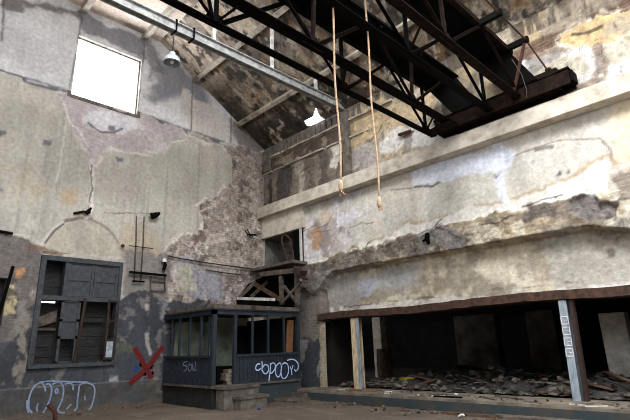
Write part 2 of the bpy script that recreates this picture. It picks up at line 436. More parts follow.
# grey rendered strip under the plaster, left side and right of the window
low = A.blob(qa((-60, 234), (0, 233), (14, 234), (30, 242), (43, 250), (46, 300), (34, 340), (-60, 360)), (112, 106, 103), 1, .15, 1.3, .04, .2, -.02, rim=(206, 200, 194))  # grey-brown, darkened to put more vertical light falloff into the colour
A.blob(qa((122, 250), (150, 252), (166, 256), (172, 268), (168, 300), (122, 300)), (122, 117, 114), .9, .2, 1.4, .06, .15, -.01)
A.blob(qa((120, 250), (126, 250), (125, 292), (119, 292)), (176, 170, 164), .6, .12, 2, .06)
A.blob(qa((0, 282), (14, 286), (16, 300), (12, 312), (0, 315), (-8, 300)), (186, 172, 136), 1, .12, 2.2, .03, 0, 0, rim=(66, 64, 62))
A.blob(qa((0, 284), (12, 288), (14, 308), (0, 312)), (78, 74, 66), .9, .1, 2, .03, 0, None, .56, 3)
A.blob(qa((15, 269), (24, 268), (25, 276), (16, 277)), (186, 140, 104), .9, .03, 3, .03)
A.mottle((168, 158, 150), 1.2, 2, .6, .06, .6, low)
# blind arch above the lower window
arch = qa((41, 250), (48, 238), (58, 227), (70, 221), (85, 219), (100, 223), (112, 233), (119, 243), (123, 258), (42, 253))
A.blob(arch, (172, 165, 150), .9, .04, 2, .03, 0, -.035)
A.blob(qa((70, 222), (82, 221), (84, 250), (74, 250)), (150, 146, 140), .5, .2, 2, .2)
A.line(qa((40, 248), (47, 238), (57, 227), (70, 220)), .09, (204, 198, 190), .8, .03, 3)
A.line(qa((45, 243), (55, 230), (64, 224)), .045, (90, 84, 82), .9, .03, 3)
A.line(qa((66, 221), (80, 217), (92, 219)), .07, (112, 100, 96), .9, .04, 3)
A.line(qa((90, 219), (104, 225), (114, 235), (120, 246)), .04, (140, 132, 124), .7, .03, 3)
A.line(qa((30, 247), (44, 250), (60, 254)), .12, (120, 92, 80), .85, .08, 4)
A.line(qa((10, 234), (28, 236)), .06, (206, 200, 192), .7)
A.line(qa((92, 205), (90, 212), (86, 218)), .09, (212, 206, 200), .8)
A.line(qa((105, 212), (126, 214), (150, 213)), .025, (110, 104, 98), .8)
A.blob(qa((26, 220), (38, 220), (38, 230), (26, 230)), (186, 180, 170), .6, .1, 2, .1)
# blue-grey wainscot
wain = A.blob(qa((-60, 340), (10, 338), (18, 330), (24, 306), (36, 300), (121, 296), (128, 291), (148, 292), (158, 300), (162, 300), (210, 300), (210, 440), (-60, 480)), (64, 67, 74), 1, .16, 1.3, .03, 0, 0)  # blue-grey paint, its tone lowered to deepen the light falloff towards the floor
A.mottle((52, 54, 59), .8, .8, .52, .12, .7, wain)
A.mottle((88, 91, 98), 2, .8, .6, .07, .5, wain)
A.mottle((120, 115, 112), 2.2, 2.6, .68, .03, .8, wain, .2, -.015)
A.blob(qa((16, 320), (28, 312), (27, 345), (24, 380), (20, 398), (14, 384), (19, 350)), (136, 128, 120), 1, .12, 2.4, .03, .1, -.015, .46)
A.blob(qa((10, 318), (24, 300), (26, 330), (14, 340)), (136, 131, 127), .9, .12, 2.4, .03, .1, -.015, .45)
A.line(qa((147, 305), (148, 325), (146, 342), (150, 352)), .09, (170, 166, 162), .9, .1, 3, .45)
A.blob(qa((107, 372), (116, 372), (116, 388), (109, 388)), (170, 168, 168), .9, .12, 3, .03, 0, None, .48, 3)
A.blob(qa((146, 376), (165, 382), (165, 392), (148, 388)), (176, 168, 158), .9, .12, 3, .03, 0, None, .46, 3)
A.blob(qa((121, 344), (134, 344), (134, 352), (121, 352)), (98, 100, 74), .6, .1, 2, .08)
A.blob(qa((160, 300), (170, 300), (170, 316), (162, 318)), (150, 146, 146), .7, .15, 2.5, .05, 0, None, .45, 3)
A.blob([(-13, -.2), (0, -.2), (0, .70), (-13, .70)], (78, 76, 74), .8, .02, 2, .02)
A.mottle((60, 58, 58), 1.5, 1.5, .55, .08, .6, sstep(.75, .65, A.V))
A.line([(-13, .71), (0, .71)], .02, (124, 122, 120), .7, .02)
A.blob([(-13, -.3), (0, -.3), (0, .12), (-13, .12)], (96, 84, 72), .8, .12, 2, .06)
A.g = np.maximum(np.maximum(brick * .75, low * .6), wain * .3)
A.weather(.42)
A.holes = [rect(*W1), rect(*W2), rect(*W3), lambda u, v: v > np.minimum(TOPZ, EAVE + SL * -u) + .06]
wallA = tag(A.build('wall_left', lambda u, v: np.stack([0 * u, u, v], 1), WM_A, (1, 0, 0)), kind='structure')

#==PART: wall B
OX0 = 3.22                                  # left jamb of the wide opening
OX1 = 13.0
LINZ = 2.42
B = Surf(-.32, 15.5, -.16, 9.5, .032, (208, 204, 196), 300)
B.mottle((206, 199, 187), .45, .6, .5, .15, .6)
B.mottle((200, 190, 168), .7, .5, .6, .12, .3)
B.mottle((178, 172, 164), .9, .6, .6, .1, .4)
low = lowb = B.blob(qb((250, 240), (345, 215), (360, 240), (330, 262), (250, 290)), (190, 180, 174), .9, .3, 1.2, .15)
B.mottle((222, 218, 220), 1.1, 1, .52, .06, .9, low); B.mottle((140, 128, 122), 1.3, 1.2, .6, .05, .8, low)
B.blob(qb((330, 200), (368, 186), (366, 214), (338, 228), (330, 218)), (234, 230, 236), .85, .25, 1.6, .06, None, None, .45)
B.blob(qb((312, 232), (320, 222), (322, 240), (318, 248), (312, 250)), (190, 140, 96), .7, .12, 2, .06)
B.blob(qb((316, 212), (330, 204), (332, 222), (318, 226)), (200, 176, 150), .6, .2, 2, .1)
# zone above the runway ledge
up_ = B.blob([(-1, 6.6), (16, 6.6), (16, 9.7), (-1, 9.7)], (150, 138, 122), 1, 0, 1, .02)
B.mottle((196, 186, 168), 1.3, .5, .52, .06, .8, up_); B.mottle((92, 80, 70), 1.6, .5, .56, .06, .75, up_)
B.mottle((176, 156, 122), 1.1, 1, .6, .05, .7, up_)
B.blob([(-1, 8.95), (7.0, 8.95), (7.0, 9.6), (-1, 9.6)], (150, 140, 124), .8, .05, 2, .03)
B.mottle((70, 62, 56), 6, .5, .52, .05, .8, up_ * sstep(8.95, 9.0, B.V))
B.blob([(-1, 6.6), (-1, 9.7), (4.2, 9.7), (5.6, 6.6)], (116, 106, 97), .85, .4, .8, .5)
bnd = B.blob([(-.2, 8.35), (6.4, 8.35), (6.4, 8.92), (-.2, 8.92)], (94, 80, 72), .95, .06, 2, .03, .6, -.05)
B.mottle((176, 160, 140), 2, 3, .6, .05, .7, bnd)
B.line([(-.2, 8.94), (7, 8.94)], .05, (186, 176, 158), .8, .03, 3, .4, .03)
B.line([(-.2, 8.3), (6.4, 8.3)], .06, (170, 160, 144), .8, .03, 3, .4, .03)
for i, (x0, x1, c) in enumerate(((.25, .5, (50, 44, 42)), (.75, 1.7, (82, 78, 78)), (2.05, 2.35, (168, 162, 150)), (2.55, 2.95, (116, 104, 92)), (3.3, 3.65, (86, 76, 70)), (4.15, 4.5, (66, 58, 53)), (5.2, 5.45, (108, 98, 90)))):
    B.blob([(x0, 6.8), (x1, 6.8), (x1, 8.3), (x0, 8.3)], c, .9, .22, 2, .05, .7 if i in (1, 3) else .1, -.04 if i in (0, 1) else .02)
B.blob(qb((350, 112), (372, 104), (400, 96), (440, 98), (436, 112), (404, 124), (376, 138), (352, 148), (342, 140)), (186, 166, 132), .85, .25, 1.6, .08, .1)
B.blob(qb((376, 140), (404, 128), (430, 126), (470, 124), (440, 140), (400, 152), (378, 160)), (214, 211, 207), .9, .2, 1.8, .04)
B.blob(qb((350, 150), (376, 144), (376, 165), (352, 172)), (172, 166, 162), .8, .2, 1.8, .05)
B.blob(qb((331, 146), (342, 142), (344, 160), (336, 166), (330, 168)), (226, 220, 212), .9, .15, 2, .04)
B.blob(qb((403, 132), (412, 130), (412, 152), (404, 154)), (150, 142, 134), .8, .05, 2, .03)
B.line(qb((401, 136), (413, 132)), .06, (96, 54, 36), .95, .02)
# right-hand end of that zone
B.blob(qb((505, 52), (540, 40), (600, 12), (640, -6), (640, 22), (580, 34), (530, 55), (508, 66)), (112, 92, 78), .95, .12, 2, .03, .85, -.05)
B.blob(qb((562, 38), (576, 26), (604, 14), (640, 4), (640, 40), (604, 40), (578, 46), (564, 42)), (200, 176, 132), .95, .1, 2, .04, .05, 0, rim=(230, 222, 206))
B.line(qb((574, 34), (588, 32), (602, 26)), .06, (76, 62, 52), .9, .04)
B.blob(qb((600, 24), (616, 16), (640, 12), (640, 30), (604, 34)), (150, 144, 136), .7, .2, 2, .1)
B.blob(qb((522, 62), (560, 52), (586, 44), (600, 52), (604, 78), (560, 92), (520, 96)), (206, 203, 200), .95, .12, 2, .04, 0, 0)
B.blob(qb((530, 70), (562, 58), (582, 54), (586, 70), (562, 86), (530, 92)), (184, 176, 158), .9, .08, 2, .05)
B.blob(qb((528, 62), (560, 50), (574, 48), (572, 54), (530, 72)), (134, 128, 124), .8, .1, 2, .05)
B.blob(qb((590, 46), (600, 42), (606, 60), (606, 78), (596, 80), (596, 62)), (142, 126, 116), .8, .12, 2.5, .05, .4, None, .45, 3)
B.blob(qb((602, 44), (640, 30), (640, 70), (606, 80)), (196, 188, 172), .8, .15, 2, .06)
B.blob(qb((606, 64), (640, 52), (640, 72), (606, 82)), (212, 212, 214), .9, .15, 2, .06)
# fine cracks and streaks on the cream plaster
B.line(qb((390, 190), (416, 187), (450, 178), (500, 164), (522, 152), (560, 140), (600, 138), (611, 150), (615, 178), (622, 205), (630, 225)), .03, (140, 128, 112), .85, .03, 2)
B.line(qb((536, 150), (552, 146)), .07, (120, 114, 108), .9, .04)
B.line(qb((414, 186), (432, 186), (440, 182)), .05, (96, 88, 84), .9, .04)
B.blob(qb((410, 170), (450, 158), (500, 148), (512, 152), (508, 166), (490, 172), (450, 182), (414, 186)), (222, 226, 238), .9, .12, 1.5, .05)
B.blob(qb((490, 136), (502, 134), (508, 200), (512, 204), (500, 206), (496, 180)), (234, 238, 248), .85, .06, 1.2, .08)
for p in ((560, 172), (569, 171), (533, 161), (497, 177)):
    B.blob(qb((p[0] - 1.5, p[1] - 2), (p[0] + 1, p[1] - 2), (p[0] + 1, p[1] + 2), (p[0] - 1.5, p[1] + 2)), (84, 84, 90), .9, .02, 3, .03)
B.blob(qb((612, 100), (640, 92), (640, 200), (622, 200)), (212, 190, 146), .6, .3, 1.4, .2)
# white flaking edge, then the crumbling beam
B.blob(qb((310, 262), (340, 252), (400, 230), (450, 214), (520, 196), (566, 178), (606, 160), (618, 172), (620, 190), (560, 204), (450, 232), (330, 266)), (226, 221, 213), .95, .14, 1.6, .04, rim=(176, 150, 112))
LIP = qb((300, 286), (316, 284), (334, 273), (587, 229.5), (640, 240))
crm = B.blob(qb((306, 266), (340, 256), (380, 242), (450, 226), (530, 208), (570, 200), (612, 194), (640, 200), (640, 245), (587, 232), (334, 276), (316, 292), (300, 292)), (172, 158, 134), 1, .12, 1.8, .03, .12, .12)
B.mottle((126, 116, 106), .8, 1.1, .48, .06, .8, crm); B.mottle((216, 206, 186), 1.6, 2.2, .58, .04, .85, crm); B.mottle((96, 78, 58), 2.4, 4, .62, .04, .7, crm)
B.blob(qb((306, 272), (380, 246), (420, 238), (420, 256), (334, 274), (312, 290)), (128, 120, 112), .8, .2, 1.8, .06, .15)
B.mottle((84, 76, 70), 3, 3, .58, .05, .7, crm * sstep(8, 5, B.U))
B.blob(qb((420, 236), (460, 226), (466, 240), (452, 248), (424, 252)), (136, 132, 134), .8, .2, 1.8, .05)
B.blob(qb((570, 202), (592, 196), (600, 206), (618, 206), (616, 218), (586, 222), (578, 216)), (128, 122, 120), .95, .12, 2, .03, .1, -.01)
B.blob(qb((530, 208), (548, 206), (556, 214), (530, 218)), (106, 98, 92), .9, .12, 2, .04, .2)
B.blob(qb((606, 168), (640, 160), (640, 225), (622, 222), (612, 200)), (196, 190, 178), .8, .2, 2, .05, .1)
B.blob(qb((612, 180), (640, 170), (640, 200), (618, 205)), (120, 108, 96), .75, .15, 2, .05, .5)
# framed panel over the opening, set back behind the lip
PANEL = [(3.05, 2.3), (3.05, 3.36), (3.72, 3.86), (11.36, 3.83), (12.1, 3.62), (12.6, 3.0), (12.6, 2.3)]
pan = sstep(-.02, .02, B.sd(PANEL) + .05 * (B.nz(2) - .5))
B.blend(pan, (206, 195, 172), 0.0)
B.mottle((184, 164, 130), .6, 1.2, .54, .1, .75, pan); B.mottle((222, 213, 194), .5, 1.4, .55, .08, .7, pan); B.mottle((138, 127, 112), 1.2, 1.5, .58, .07, .7, pan)
B.blob([(10.4, 2.5), (10.3, 3.9), (12.6, 3.9), (12.6, 2.5)], (176, 172, 164), .8, .25, 1.2, .1)
B.blob([(3.0, 2.5), (3.0, 3.9), (4.6, 3.9), (4.4, 2.5)], (158, 154, 150), .8, .3, 1.2, .15)
B.blob([(5.0, 3.15), (6.6, 3.3), (6.8, 3.6), (4.8, 3.55)], (176, 178, 182), .7, .25, 1.2, .15)
B.blob(qb((350, 284), (356, 277), (366, 277), (369, 287), (364, 295), (354, 295)), (178, 180, 192), .9, .06, 2, .03)
B.blob([(3.2, 2.4), (3.2, 2.68), (7.2, 2.66), (12.4, 2.66), (12.4, 2.4)], (232, 228, 222), .85, .14, 1.6, .04, None, None, .42, 1.2)
B.line([(3.4, 2.72), (6.5, 2.74), (11, 2.72)], .03, (96, 84, 74), .8, .08, 2, .48)
B.blob(qb((600, 247), (610, 245), (612, 256), (602, 258)), (110, 100, 92), .8, .04, 2, .03)
B.r = B.r * (1 - pan) - .26 * pan
# left pier with flaked blue paint
pier = B.blob([(-.2, -.1), (OX0, -.1), (OX0, 2.5), (3.1, 3.3), (2.6, 3.7), (-.2, 3.7)], (126, 118, 110), .95, .1, 2, .04, .2)
B.mottle((84, 78, 72), 1.2, 1.4, .54, .06, .7, pier)
B.blob([(-.2, -.1), (2.95, -.1), (2.95, 1.75), (-.2, 1.75)], (60, 66, 76), .95, .12, 2, .03)
B.mottle((160, 158, 156), 2, 1.1, .58, .03, .9, pier * sstep(1.8, 1.7, B.V))
B.blob([(2.95, -.1), (OX0 + .1, -.1), (OX0 + .1, 2.45), (2.95, 2.45)], (190, 176, 152), .8, .06, 2, .03)
rough = .045 * (B.nz(4, None, 5, .7) - .5) * 2
B.r = B.r + rough * (crm * 1.6 + .25)
_r = random.Random(5)
def cracks(S, n, u0, u1, vf, L, col):
    for _ in range(n):
        u = _r.uniform(u0, u1); v = vf(u) + _r.uniform(-.2, .2); P = [(u, v)]; a = _r.gauss(.05, .15)
        for k in range(4):
            a += _r.gauss(0, .22); u += L / 4 * math.cos(a); v += L / 4 * math.sin(a); P.append((u, v))
        S.line(P, .026, col, .85, .06, 4)
cracks(B, 7, 3, 10.5, lambda u: 4.25 + .03 * u, .9, (66, 58, 52))
cracks(B, 4, 1, 6, lambda u: 5.4, 1.0, (120, 108, 100))
cracks(B, 5, .3, 12, lambda u: 8.0, .8, (70, 62, 56))
B.g = np.maximum.reduce([crm * .9, up_ * .75, pier * .5, pan * .25, lowb * .35])
B.weather(.7)
ALC = (.02, 2.26, 4.34, 5.63)                # alcove by the corner
B.holes = [rect(OX0, OX1, -1, LINZ), rect(*ALC)]
wallB = tag(B.build('wall_right', lambda u, v: np.stack([u, 0 * u, v], 1), WM_B, (0, -1, 0)), kind='structure')

#==PART: roof
def ceil_paint(S, k):
    S.mottle((176, 160, 138), .5, .8, .5, .12, .9)
    S.mottle((96, 80, 64), .9, .55, .52, .06, .85)
    S.mottle((178, 168, 154), 1.6, 1.0, .58, .05, .8)
    S.mottle((56, 47, 40), 1.3, .5, .62, .05, .85)
    S.mottle((134, 104, 74), 1.8, 1.4, .64, .05, .5)
sky_hole = qs((304, 121), (313, 117), (316, 108), (320, 117), (328, 121), (325, 128), (316, 124), (308, 126))
S = Surf(0, 20, 0, SLEN, .04, (164, 148, 128), 500)
ceil_paint(S, 1)
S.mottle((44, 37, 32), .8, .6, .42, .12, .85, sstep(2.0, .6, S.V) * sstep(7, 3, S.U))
S.mottle((208, 190, 170), .5, .5, .36, .1, .9, sstep(2.6, 4.2, S.V) * sstep(6, 2, S.U))
S.mottle((64, 54, 46), 4.5, .35, .52, .07, .6)
S.mottle((206, 196, 178), 3.4, 2.6, .6, .04, .8, sstep(1.4, .2, S.V) + .5 * sstep(3.2, 2.4, S.U * 0 + S.V))
S.mottle((38, 32, 28), 4.2, 3.0, .58, .04, .85)
S.mottle((150, 112, 70), 3.4, 2.4, .66, .04, .6)
S.r = .05 * (S.nz(2.2, .9) - .5)
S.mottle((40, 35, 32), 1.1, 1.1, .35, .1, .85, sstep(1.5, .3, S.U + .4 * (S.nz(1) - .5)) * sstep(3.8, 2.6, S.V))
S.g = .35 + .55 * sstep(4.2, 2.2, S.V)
S.weather(.9)
S.holes = [inpoly(sky_hole)]
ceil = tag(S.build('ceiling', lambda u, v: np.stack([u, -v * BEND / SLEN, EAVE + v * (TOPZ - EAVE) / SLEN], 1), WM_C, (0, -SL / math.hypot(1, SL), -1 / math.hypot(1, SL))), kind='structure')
T = Surf(0, 20, -12.2, -BEND, .06, (226, 206, 188), 540)
T.holes = [rect(8.6, 18.2, -10.6, -5.2)]
T.mottle((206, 186, 168), .6, None, .5, .1, .8); T.mottle((120, 104, 92), 1.2, None, .62, .06, .7); T.mottle((222, 212, 200), 1.4, None, .6, .05, .7)
flat = tag(T.build('ceiling', lambda u, v: np.stack([u, v, TOPZ + 0 * u], 1), WM_C, (0, 0, -1)), kind='structure')
flat.name = 'ceiling_flat'; ORG[flat.name] = Vector((0, 0, 0))
mb = MB(); mb.hexa([(0, -12.2, TOPZ), (20, -12.2, TOPZ), (20, -17, EAVE), (0, -17, EAVE), (0, -12.2, TOPZ + .2), (20, -12.2, TOPZ + .2), (20, -17, EAVE + .2), (0, -17, EAVE + .2)])
tag(mb.build('ceiling_far', M['rib'], None, (0, 0, 0)), kind='structure')
# ribs running along the hall under the slab
for (y, w) in ((PX(239, 107)[1], .14), (PX(196, 75)[1], .15), (PX(144, 43)[1], .16), (PX(82, 23)[1], .18), (-9.6, .18)):
    z = roofz(y)
    tilt = (0, -SL, -1) if y > -BEND else (0, 0, -1)
    mb = MB(); n = Vector(tilt).normalized()
    c = Vector((0, y, z)) + n * .10
    mb.bar(c, c + Vector((20, 0, 0)), w, .24, n)
    mb.build('rib', M['rib'], ceil)

#==PART: shell, light
def shell(name, parts, m):
    mb = MB()
    for a, b in parts: mb.box(a, b)
    return tag(mb.build(name, m, None, (0, 0, 0)), kind='structure')
M['shell'] = pmat('hall_plaster', (128, 120, 110), (88, 82, 76), 1.2, .95)
# the two walls behind the camera, with the tall windows that light the hall
shell('wall_front', [((0, -17.3, 0), (20, -17, 6.0)), ((0, -17.3, 9.3), (20, -17, 9.6)), ((0, -17.3, 6), (4.5, -17, 9.3)), ((19, -17.3, 6), (20, -17, 9.3)), ((9, -17.3, 6), (9.6, -17, 9.3)), ((14, -17.3, 6), (14.6, -17, 9.3))], M['shell'])
shell('wall_back', [((20, -17, 0), (20.3, 0, 5.5)), ((20, -17, 10.6), (20.3, 0, 12.7)), ((20, -17, 5.5), (20.3, -13, 10.6)), ((20, -2.5, 5.5), (20.3, 0, 10.6))], M['shell'])
shell('wall_gable', [((-.02, -17, 0), (.0, -12.5, 12.5))], M['shell'])
# floor
Fl = Surf(0, 20, -17, 0, .08, (92, 80, 68), 600)
Fl.mottle((108, 94, 80), .5, None, .5, .15, .7); Fl.mottle((78, 68, 60), 1.3, None, .55, .1, .6); Fl.mottle((128, 116, 104), 3, None, .64, .06, .5)
Fl.r = .05 * (Fl.nz(1.2, None, 6, .6) - .55)
tag(Fl.build('floor', lambda u, v: np.stack([u, v, 0 * u], 1), WM_C, (0, 0, 1)), kind='structure')

world = bpy.data.worlds.new('sky'); scene.world = world; world.use_nodes = True
bg = world.node_tree.nodes['Background']; bg.inputs['Color'].default_value = (.86, .92, 1, 1); bg.inputs['Strength'].default_value = 4.0
def area(name, loc, rot, sx, sy, e, col=(1, 1, 1), portal=False):
    l = bpy.data.lights.new(name, 'AREA'); l.shape = 'RECTANGLE'; l.size = sx; l.size_y = sy; l.energy = e; l.color = col
    o = bpy.data.objects.new(name, l); o.location = loc; o.rotation_euler = rot; COL.objects.link(o)
    if portal: l.cycles.is_portal = True
    return o
area('daylight_front_windows', (12.5, -16.95, 7.65), (math.radians(90), 0, 0), 13, 3.2, 220, (1, 1, 1))
area('daylight_skylight', (13.4, -7.9, TOPZ - .02), (0, 0, 0), 9.8, 5.3, 3900, (.98, .99, 1))
area('daylight_end_windows', (19.95, -7.8, 8.0), (0, math.radians(90), 0), 5, 10, 200, (1, 1, 1))
area('daylight_upper_window', (-.25, (W1[0] + W1[1]) / 2, (W1[2] + W1[3]) / 2), (0, math.radians(-90), 0), 2, 2, 260, (.86, .92, 1))

#==PART: ledge, lintel
mb = MB(); mb.box((0, -.38, 6.42), (15.5, .05, 6.84))
led = tag(mb.build('trim_1', M['concrete'], None, (0, 0, 0)), kind='structure')
mb = MB(); mb.box((0, -.14, 5.63), (2.4, .0, 6.42)); mb.build('corner_haunch', M['concrete'], led)
mb = MB(); mb.box((0, -17, 6.42), (20, -16.6, 6.84)); tag(mb.build('trim_2', M['concrete'], None, (0, 0, 0)), kind='structure')
mb = MB(); mb.bar((0.3, -.14, 6.89), (15.4, -.14, 6.89), .06, .1)
mb.build('crane_rail', M['steel'], led)

mb = MB(); k = 40
pts = []
for i in range(k + 1):
    x = 2.95 + (13.1 - 2.95) * i / k
    pts.append((x, 2.35 + .025 * math.sin(i * .31) + .012 * RNG.uniform(-1, 1)))
for i in range(k):
    (x0, z0), (x1, z1) = pts[i], pts[i + 1]
    t = .2
    mb.hexa([(x0, -.1, z0), (x1, -.1, z1), (x1, .55, z1), (x0, .55, z0), (x0, -.07, z0 + t), (x1, -.07, z1 + t), (x1, .55, z1 + t), (x0, .55, z0 + t)])
tag(mb.build('steel_lintel', M['rust']), 'long rust-brown steel lintel over the wide dark opening', 'lintel')

#==PART: interior behind the long wall
FZ = .27
shell('floor_inner', [((2.6, -.95, 0), (15.5, .4, FZ)), ((-6.4, .4, 0), (15.5, 11.9, FZ))], pmat('dusty_slab', (132, 122, 108), (84, 76, 68), 2.2, .95, 0, .4, .03))
shell('wall_inner_far', [((-6.4, 11.6, 0), (16, 11.9, 3.0))], M['inner_dark'])
shell('wall_inner_left', [((-6.4, .7, 0), (-6, 11.6, 3.0)), ((2.9, .34, 0), (3.22, 1.5, 2.62))], M['inner_dark'])
shell('wall_inner_right', [((13.4, .3, 0), (13.7, 11.6, 3.0))], M['inner_dark'])
shell('ceiling_inner', [((-6.4, .32, 2.62), (15.5, 11.9, 2.9))], M['inner_dark'])
mb = MB(); mb.box((2.6, -.97, .0), (15.5, -.951, .21)); tag(mb.build('trim_3', M['teal'], None, (0, 0, 0)), kind='structure')
shell('wall_outer', [((-.6, .36, 2.6), (15.5, .7, 4.4)), ((-.6, .36, 0), (2.6, .7, 2.6)), ((2.5, .36, 4.3), (15.5, .7, 5.7)), ((-.6, .36, 5.7), (15.5, .7, 9.3))], M['shell'])
shell('wall_alcove', [((-.3, .75, 4.2), (2.6, .85, 5.8)), ((-.3, .03, 4.2), (.0, .75, 5.8)), ((2.28, .03, 4.2), (2.6, .75, 5.8)), ((0, .03, 5.64), (2.28, .75, 5.8)), ((0, .03, 4.2), (2.28, .75, 4.33))], M['grey_board'])
# piers standing inside
def pier(label, m, px0, px1, yb, zt, depth=.35):
    p = PZ((px0 + px1) / 2, yb, FZ); y = min(p[1], 7.6)
    xa = PY(px0, yb, y)[0]; xb = PY(px1, yb, y)[0]
    mb = MB(); n = 7; prev = None
    mb.box((xa, y, FZ), (xb, y + depth, zt))
    return tag(mb.build('pier', m), label, 'pier'), y
pier('slim pale pier standing inside the dark room behind the cream post', M['slim'], 375.5, 383.5, 377.5, 2.6, .35)
pier('broad stained plaster pier deep inside the dark opening, left of its twin', M['inner'], 459, 501, 371, 2.6, .5)
pier('broad stained plaster pier deep inside the dark opening, just left of the labelled post', M['inner'], 533, 562, 369, 2.6, .5)
p, yy = pier('short pale block pier inside the opening at the far right', M['pale_block'], 613, 640, 391, 2.12, .4)
# curved brown panel beside the slim pier
p = PZ(389, 377, FZ)
mb = MB(); mb.lathe((0, 0, 0), [(.0, 0), (.26, 0), (.29, .1), (.3, .6), (.28, 1.05), (.26, 1.1), (0, 1.1)], 18)
o = mb.build('barrel', M['brown_wood'], None, (0, 0, 0)); o.location = (p[0] + .25, p[1] - .55, FZ); tag(o, 'brown barrel in the gloom beside the slim pale pier', 'barrel')

# posts in the opening
def post(label, m1, m2, pa, pb, y, w, flange=True):
    a = PY(*pa, y); b = PY(*pb, y)
    a[2] = 2.33
    r = empty('steel_post', (b[0], y, FZ), label, 'post')
    mb = MB(); mb.bar((b[0], y, FZ), (a[0], y, 2.33), w, .03, (0, 1, 0)); mb.build('flange', m1, r)
    mb = MB(); mb.bar((b[0], y + .13, FZ), (a[0], y + .13, 2.33), .02, .24, (0, 1, 0)); mb.build('web', m2, r)
    mb = MB(); mb.bar((b[0], y + .26, FZ), (a[0], y + .26, 2.33), w, .03, (0, 1, 0)); mb.build('flange', m1, r)
    return r, a, b
r, a, b = post('cream flaked steel post standing at the left of the wide opening', M['cream_post'], M['grey_post'], (353, 318), (357, 387.5), -.02, .2)
mb = MB(); mb.bar((b[0] + .16, -.02, FZ), (a[0] + .16, -.02, 2.33), .11, .04, (0, 1, 0)); mb.build('side_channel', M['grey_post'], r)
r, a, b = post('tilted grey blue steel post with square white labels in the wide opening', M['grey_post'], M['rust'], (561, 295), (577, 399), -.05, .16)
mb = MB(); mb.bar((b[0] + .17, .02, FZ), (a[0] + .17, .02, 2.33), .08, .14, (0, 1, 0)); mb.build('rusty_edge', M['brown_rust'], r)
for i in range(4):
    t0, t1 = .83 - i * .108, .83 - i * .108 - .075
    pa = Vector((b[0], -.07, FZ)).lerp(Vector((a[0], -.07, 2.33)), t0); pb = Vector((b[0], -.07, FZ)).lerp(Vector((a[0], -.07, 2.33)), t1)
    mb = MB()
    dx = Vector((.07, 0, 0)); d = pb - pa
    for s in (-1, 1): mb.bar(pa + dx * s, pb + dx * s, .018, .008, (0, 1, 0))
    for s in (0, 1): mb.bar(pa + d * s - dx, pa + d * s + dx, .022, .008, (0, 1, 0))
    mb.bar(pa + d * .5 - dx * .1, pa + d * .5 + dx, .012, .008, (0, 1, 0))
    mb.build('label_frame', M['white_plastic'], r)

#==PART: window_1, window_2, window_3
y0, y1, z0, z1 = W1
w = empty('window_1', (0, (y0 + y1) / 2, z0), kind='structure')
mb = MB()
for a, b in (((-.2, y0 - .1, z0 - .1), (-.02, y0, z1 + .1)), ((-.2, y1, z0 - .1), (-.02, y1 + .1, z1 + .1)), ((-.2, y0, z0 - .12), (-.02, y1, z0)), ((-.2, y0, z1), (-.02, y1, z1 + .12))): mb.box(a, b)
mb.build('window_reveal', M['dark_concrete'], w)
mb = MB(); mb.box((-.19, y0, z0), (-.15, y0 + .04, z1)); mb.box((-.19, y1 - .04, z0), (-.15, y1, z1)); mb.box((-.19, y0, z0), (-.15, y1, z0 + .04)); mb.box((-.19, y0, z1 - .04), (-.15, y1, z1))
mb.build('window_frame', M['dark_concrete'], w)

y0, y1, z0, z1 = W2
w = empty('window_2', (0, (y0 + y1) / 2, z0), kind='structure')
ym = y0 + (y1 - y0) * .30; zt = z0 + (z1 - z0) * .615
mb = MB()
mb.box((-.22, y0, z0), (.05, y0 + .13, z1)); mb.box((-.22, y1 - .1, z0), (.05, y1, z1)); mb.box((-.22, y0, z1 - .13), (.06, y1, z1)); mb.box((-.22, y0, z0), (.09, y1, z0 + .1))
mb.build('window_frame', M['shutter'], w)
mb = MB(); mb.box((-.2, y0 + .13, zt - .06), (.05, y1 - .1, zt + .06)); mb.build('transom', M['shutter'], w)
mb = MB(); mb.box((-.2, ym - .04, zt), (.03, ym + .04, z1 - .1)); mb.build('mullion', M['shutter'], w)
mb = MB()
n = 11
for i in range(n):
    za = z0 + (z1 - z0) * i / n
    zb = za + (z1 - z0) / n - .006; ys = y0 + .64 if za < zt - .06 < zb + .02 else y0 - .15
    mb.box((-.44 + RNG.uniform(0, .02), ys, za + .006), (-.38, y1 + .15, zb))
    if ys > y0: mb.box((-.44, y0 - .15, za + .006), (-.38, ys, zt - .105))
mb.build('backing_boards', M['shutter_dark'], w)
mb = MB()
for a, b in (((y0 - .3, z0 - .3), (y1 + .3, zt - .105)), ((y0 - .3, zt - .05), (y1 + .3, z1 + .3)), ((y0 + .62, zt - .115), (y1 + .3, zt - .05))): mb.box((-.5, a[0], a[1]), (-.46, b[0], b[1]))
mb.build('backing', M['black'], w)
mb = MB()
for a, b in (((-.45, y0 - .1, z0 - .1), (-.03, y0, z1 + .1)), ((-.45, y1, z0 - .1), (-.03, y1 + .1, z1 + .1)), ((-.45, y0, z0 - .12), (-.03, y1, z0)), ((-.45, y0, z1), (-.03, y1, z1 + .12))): mb.box(a, b)
mb.build('window_reveal', M['dark_concrete'], w)
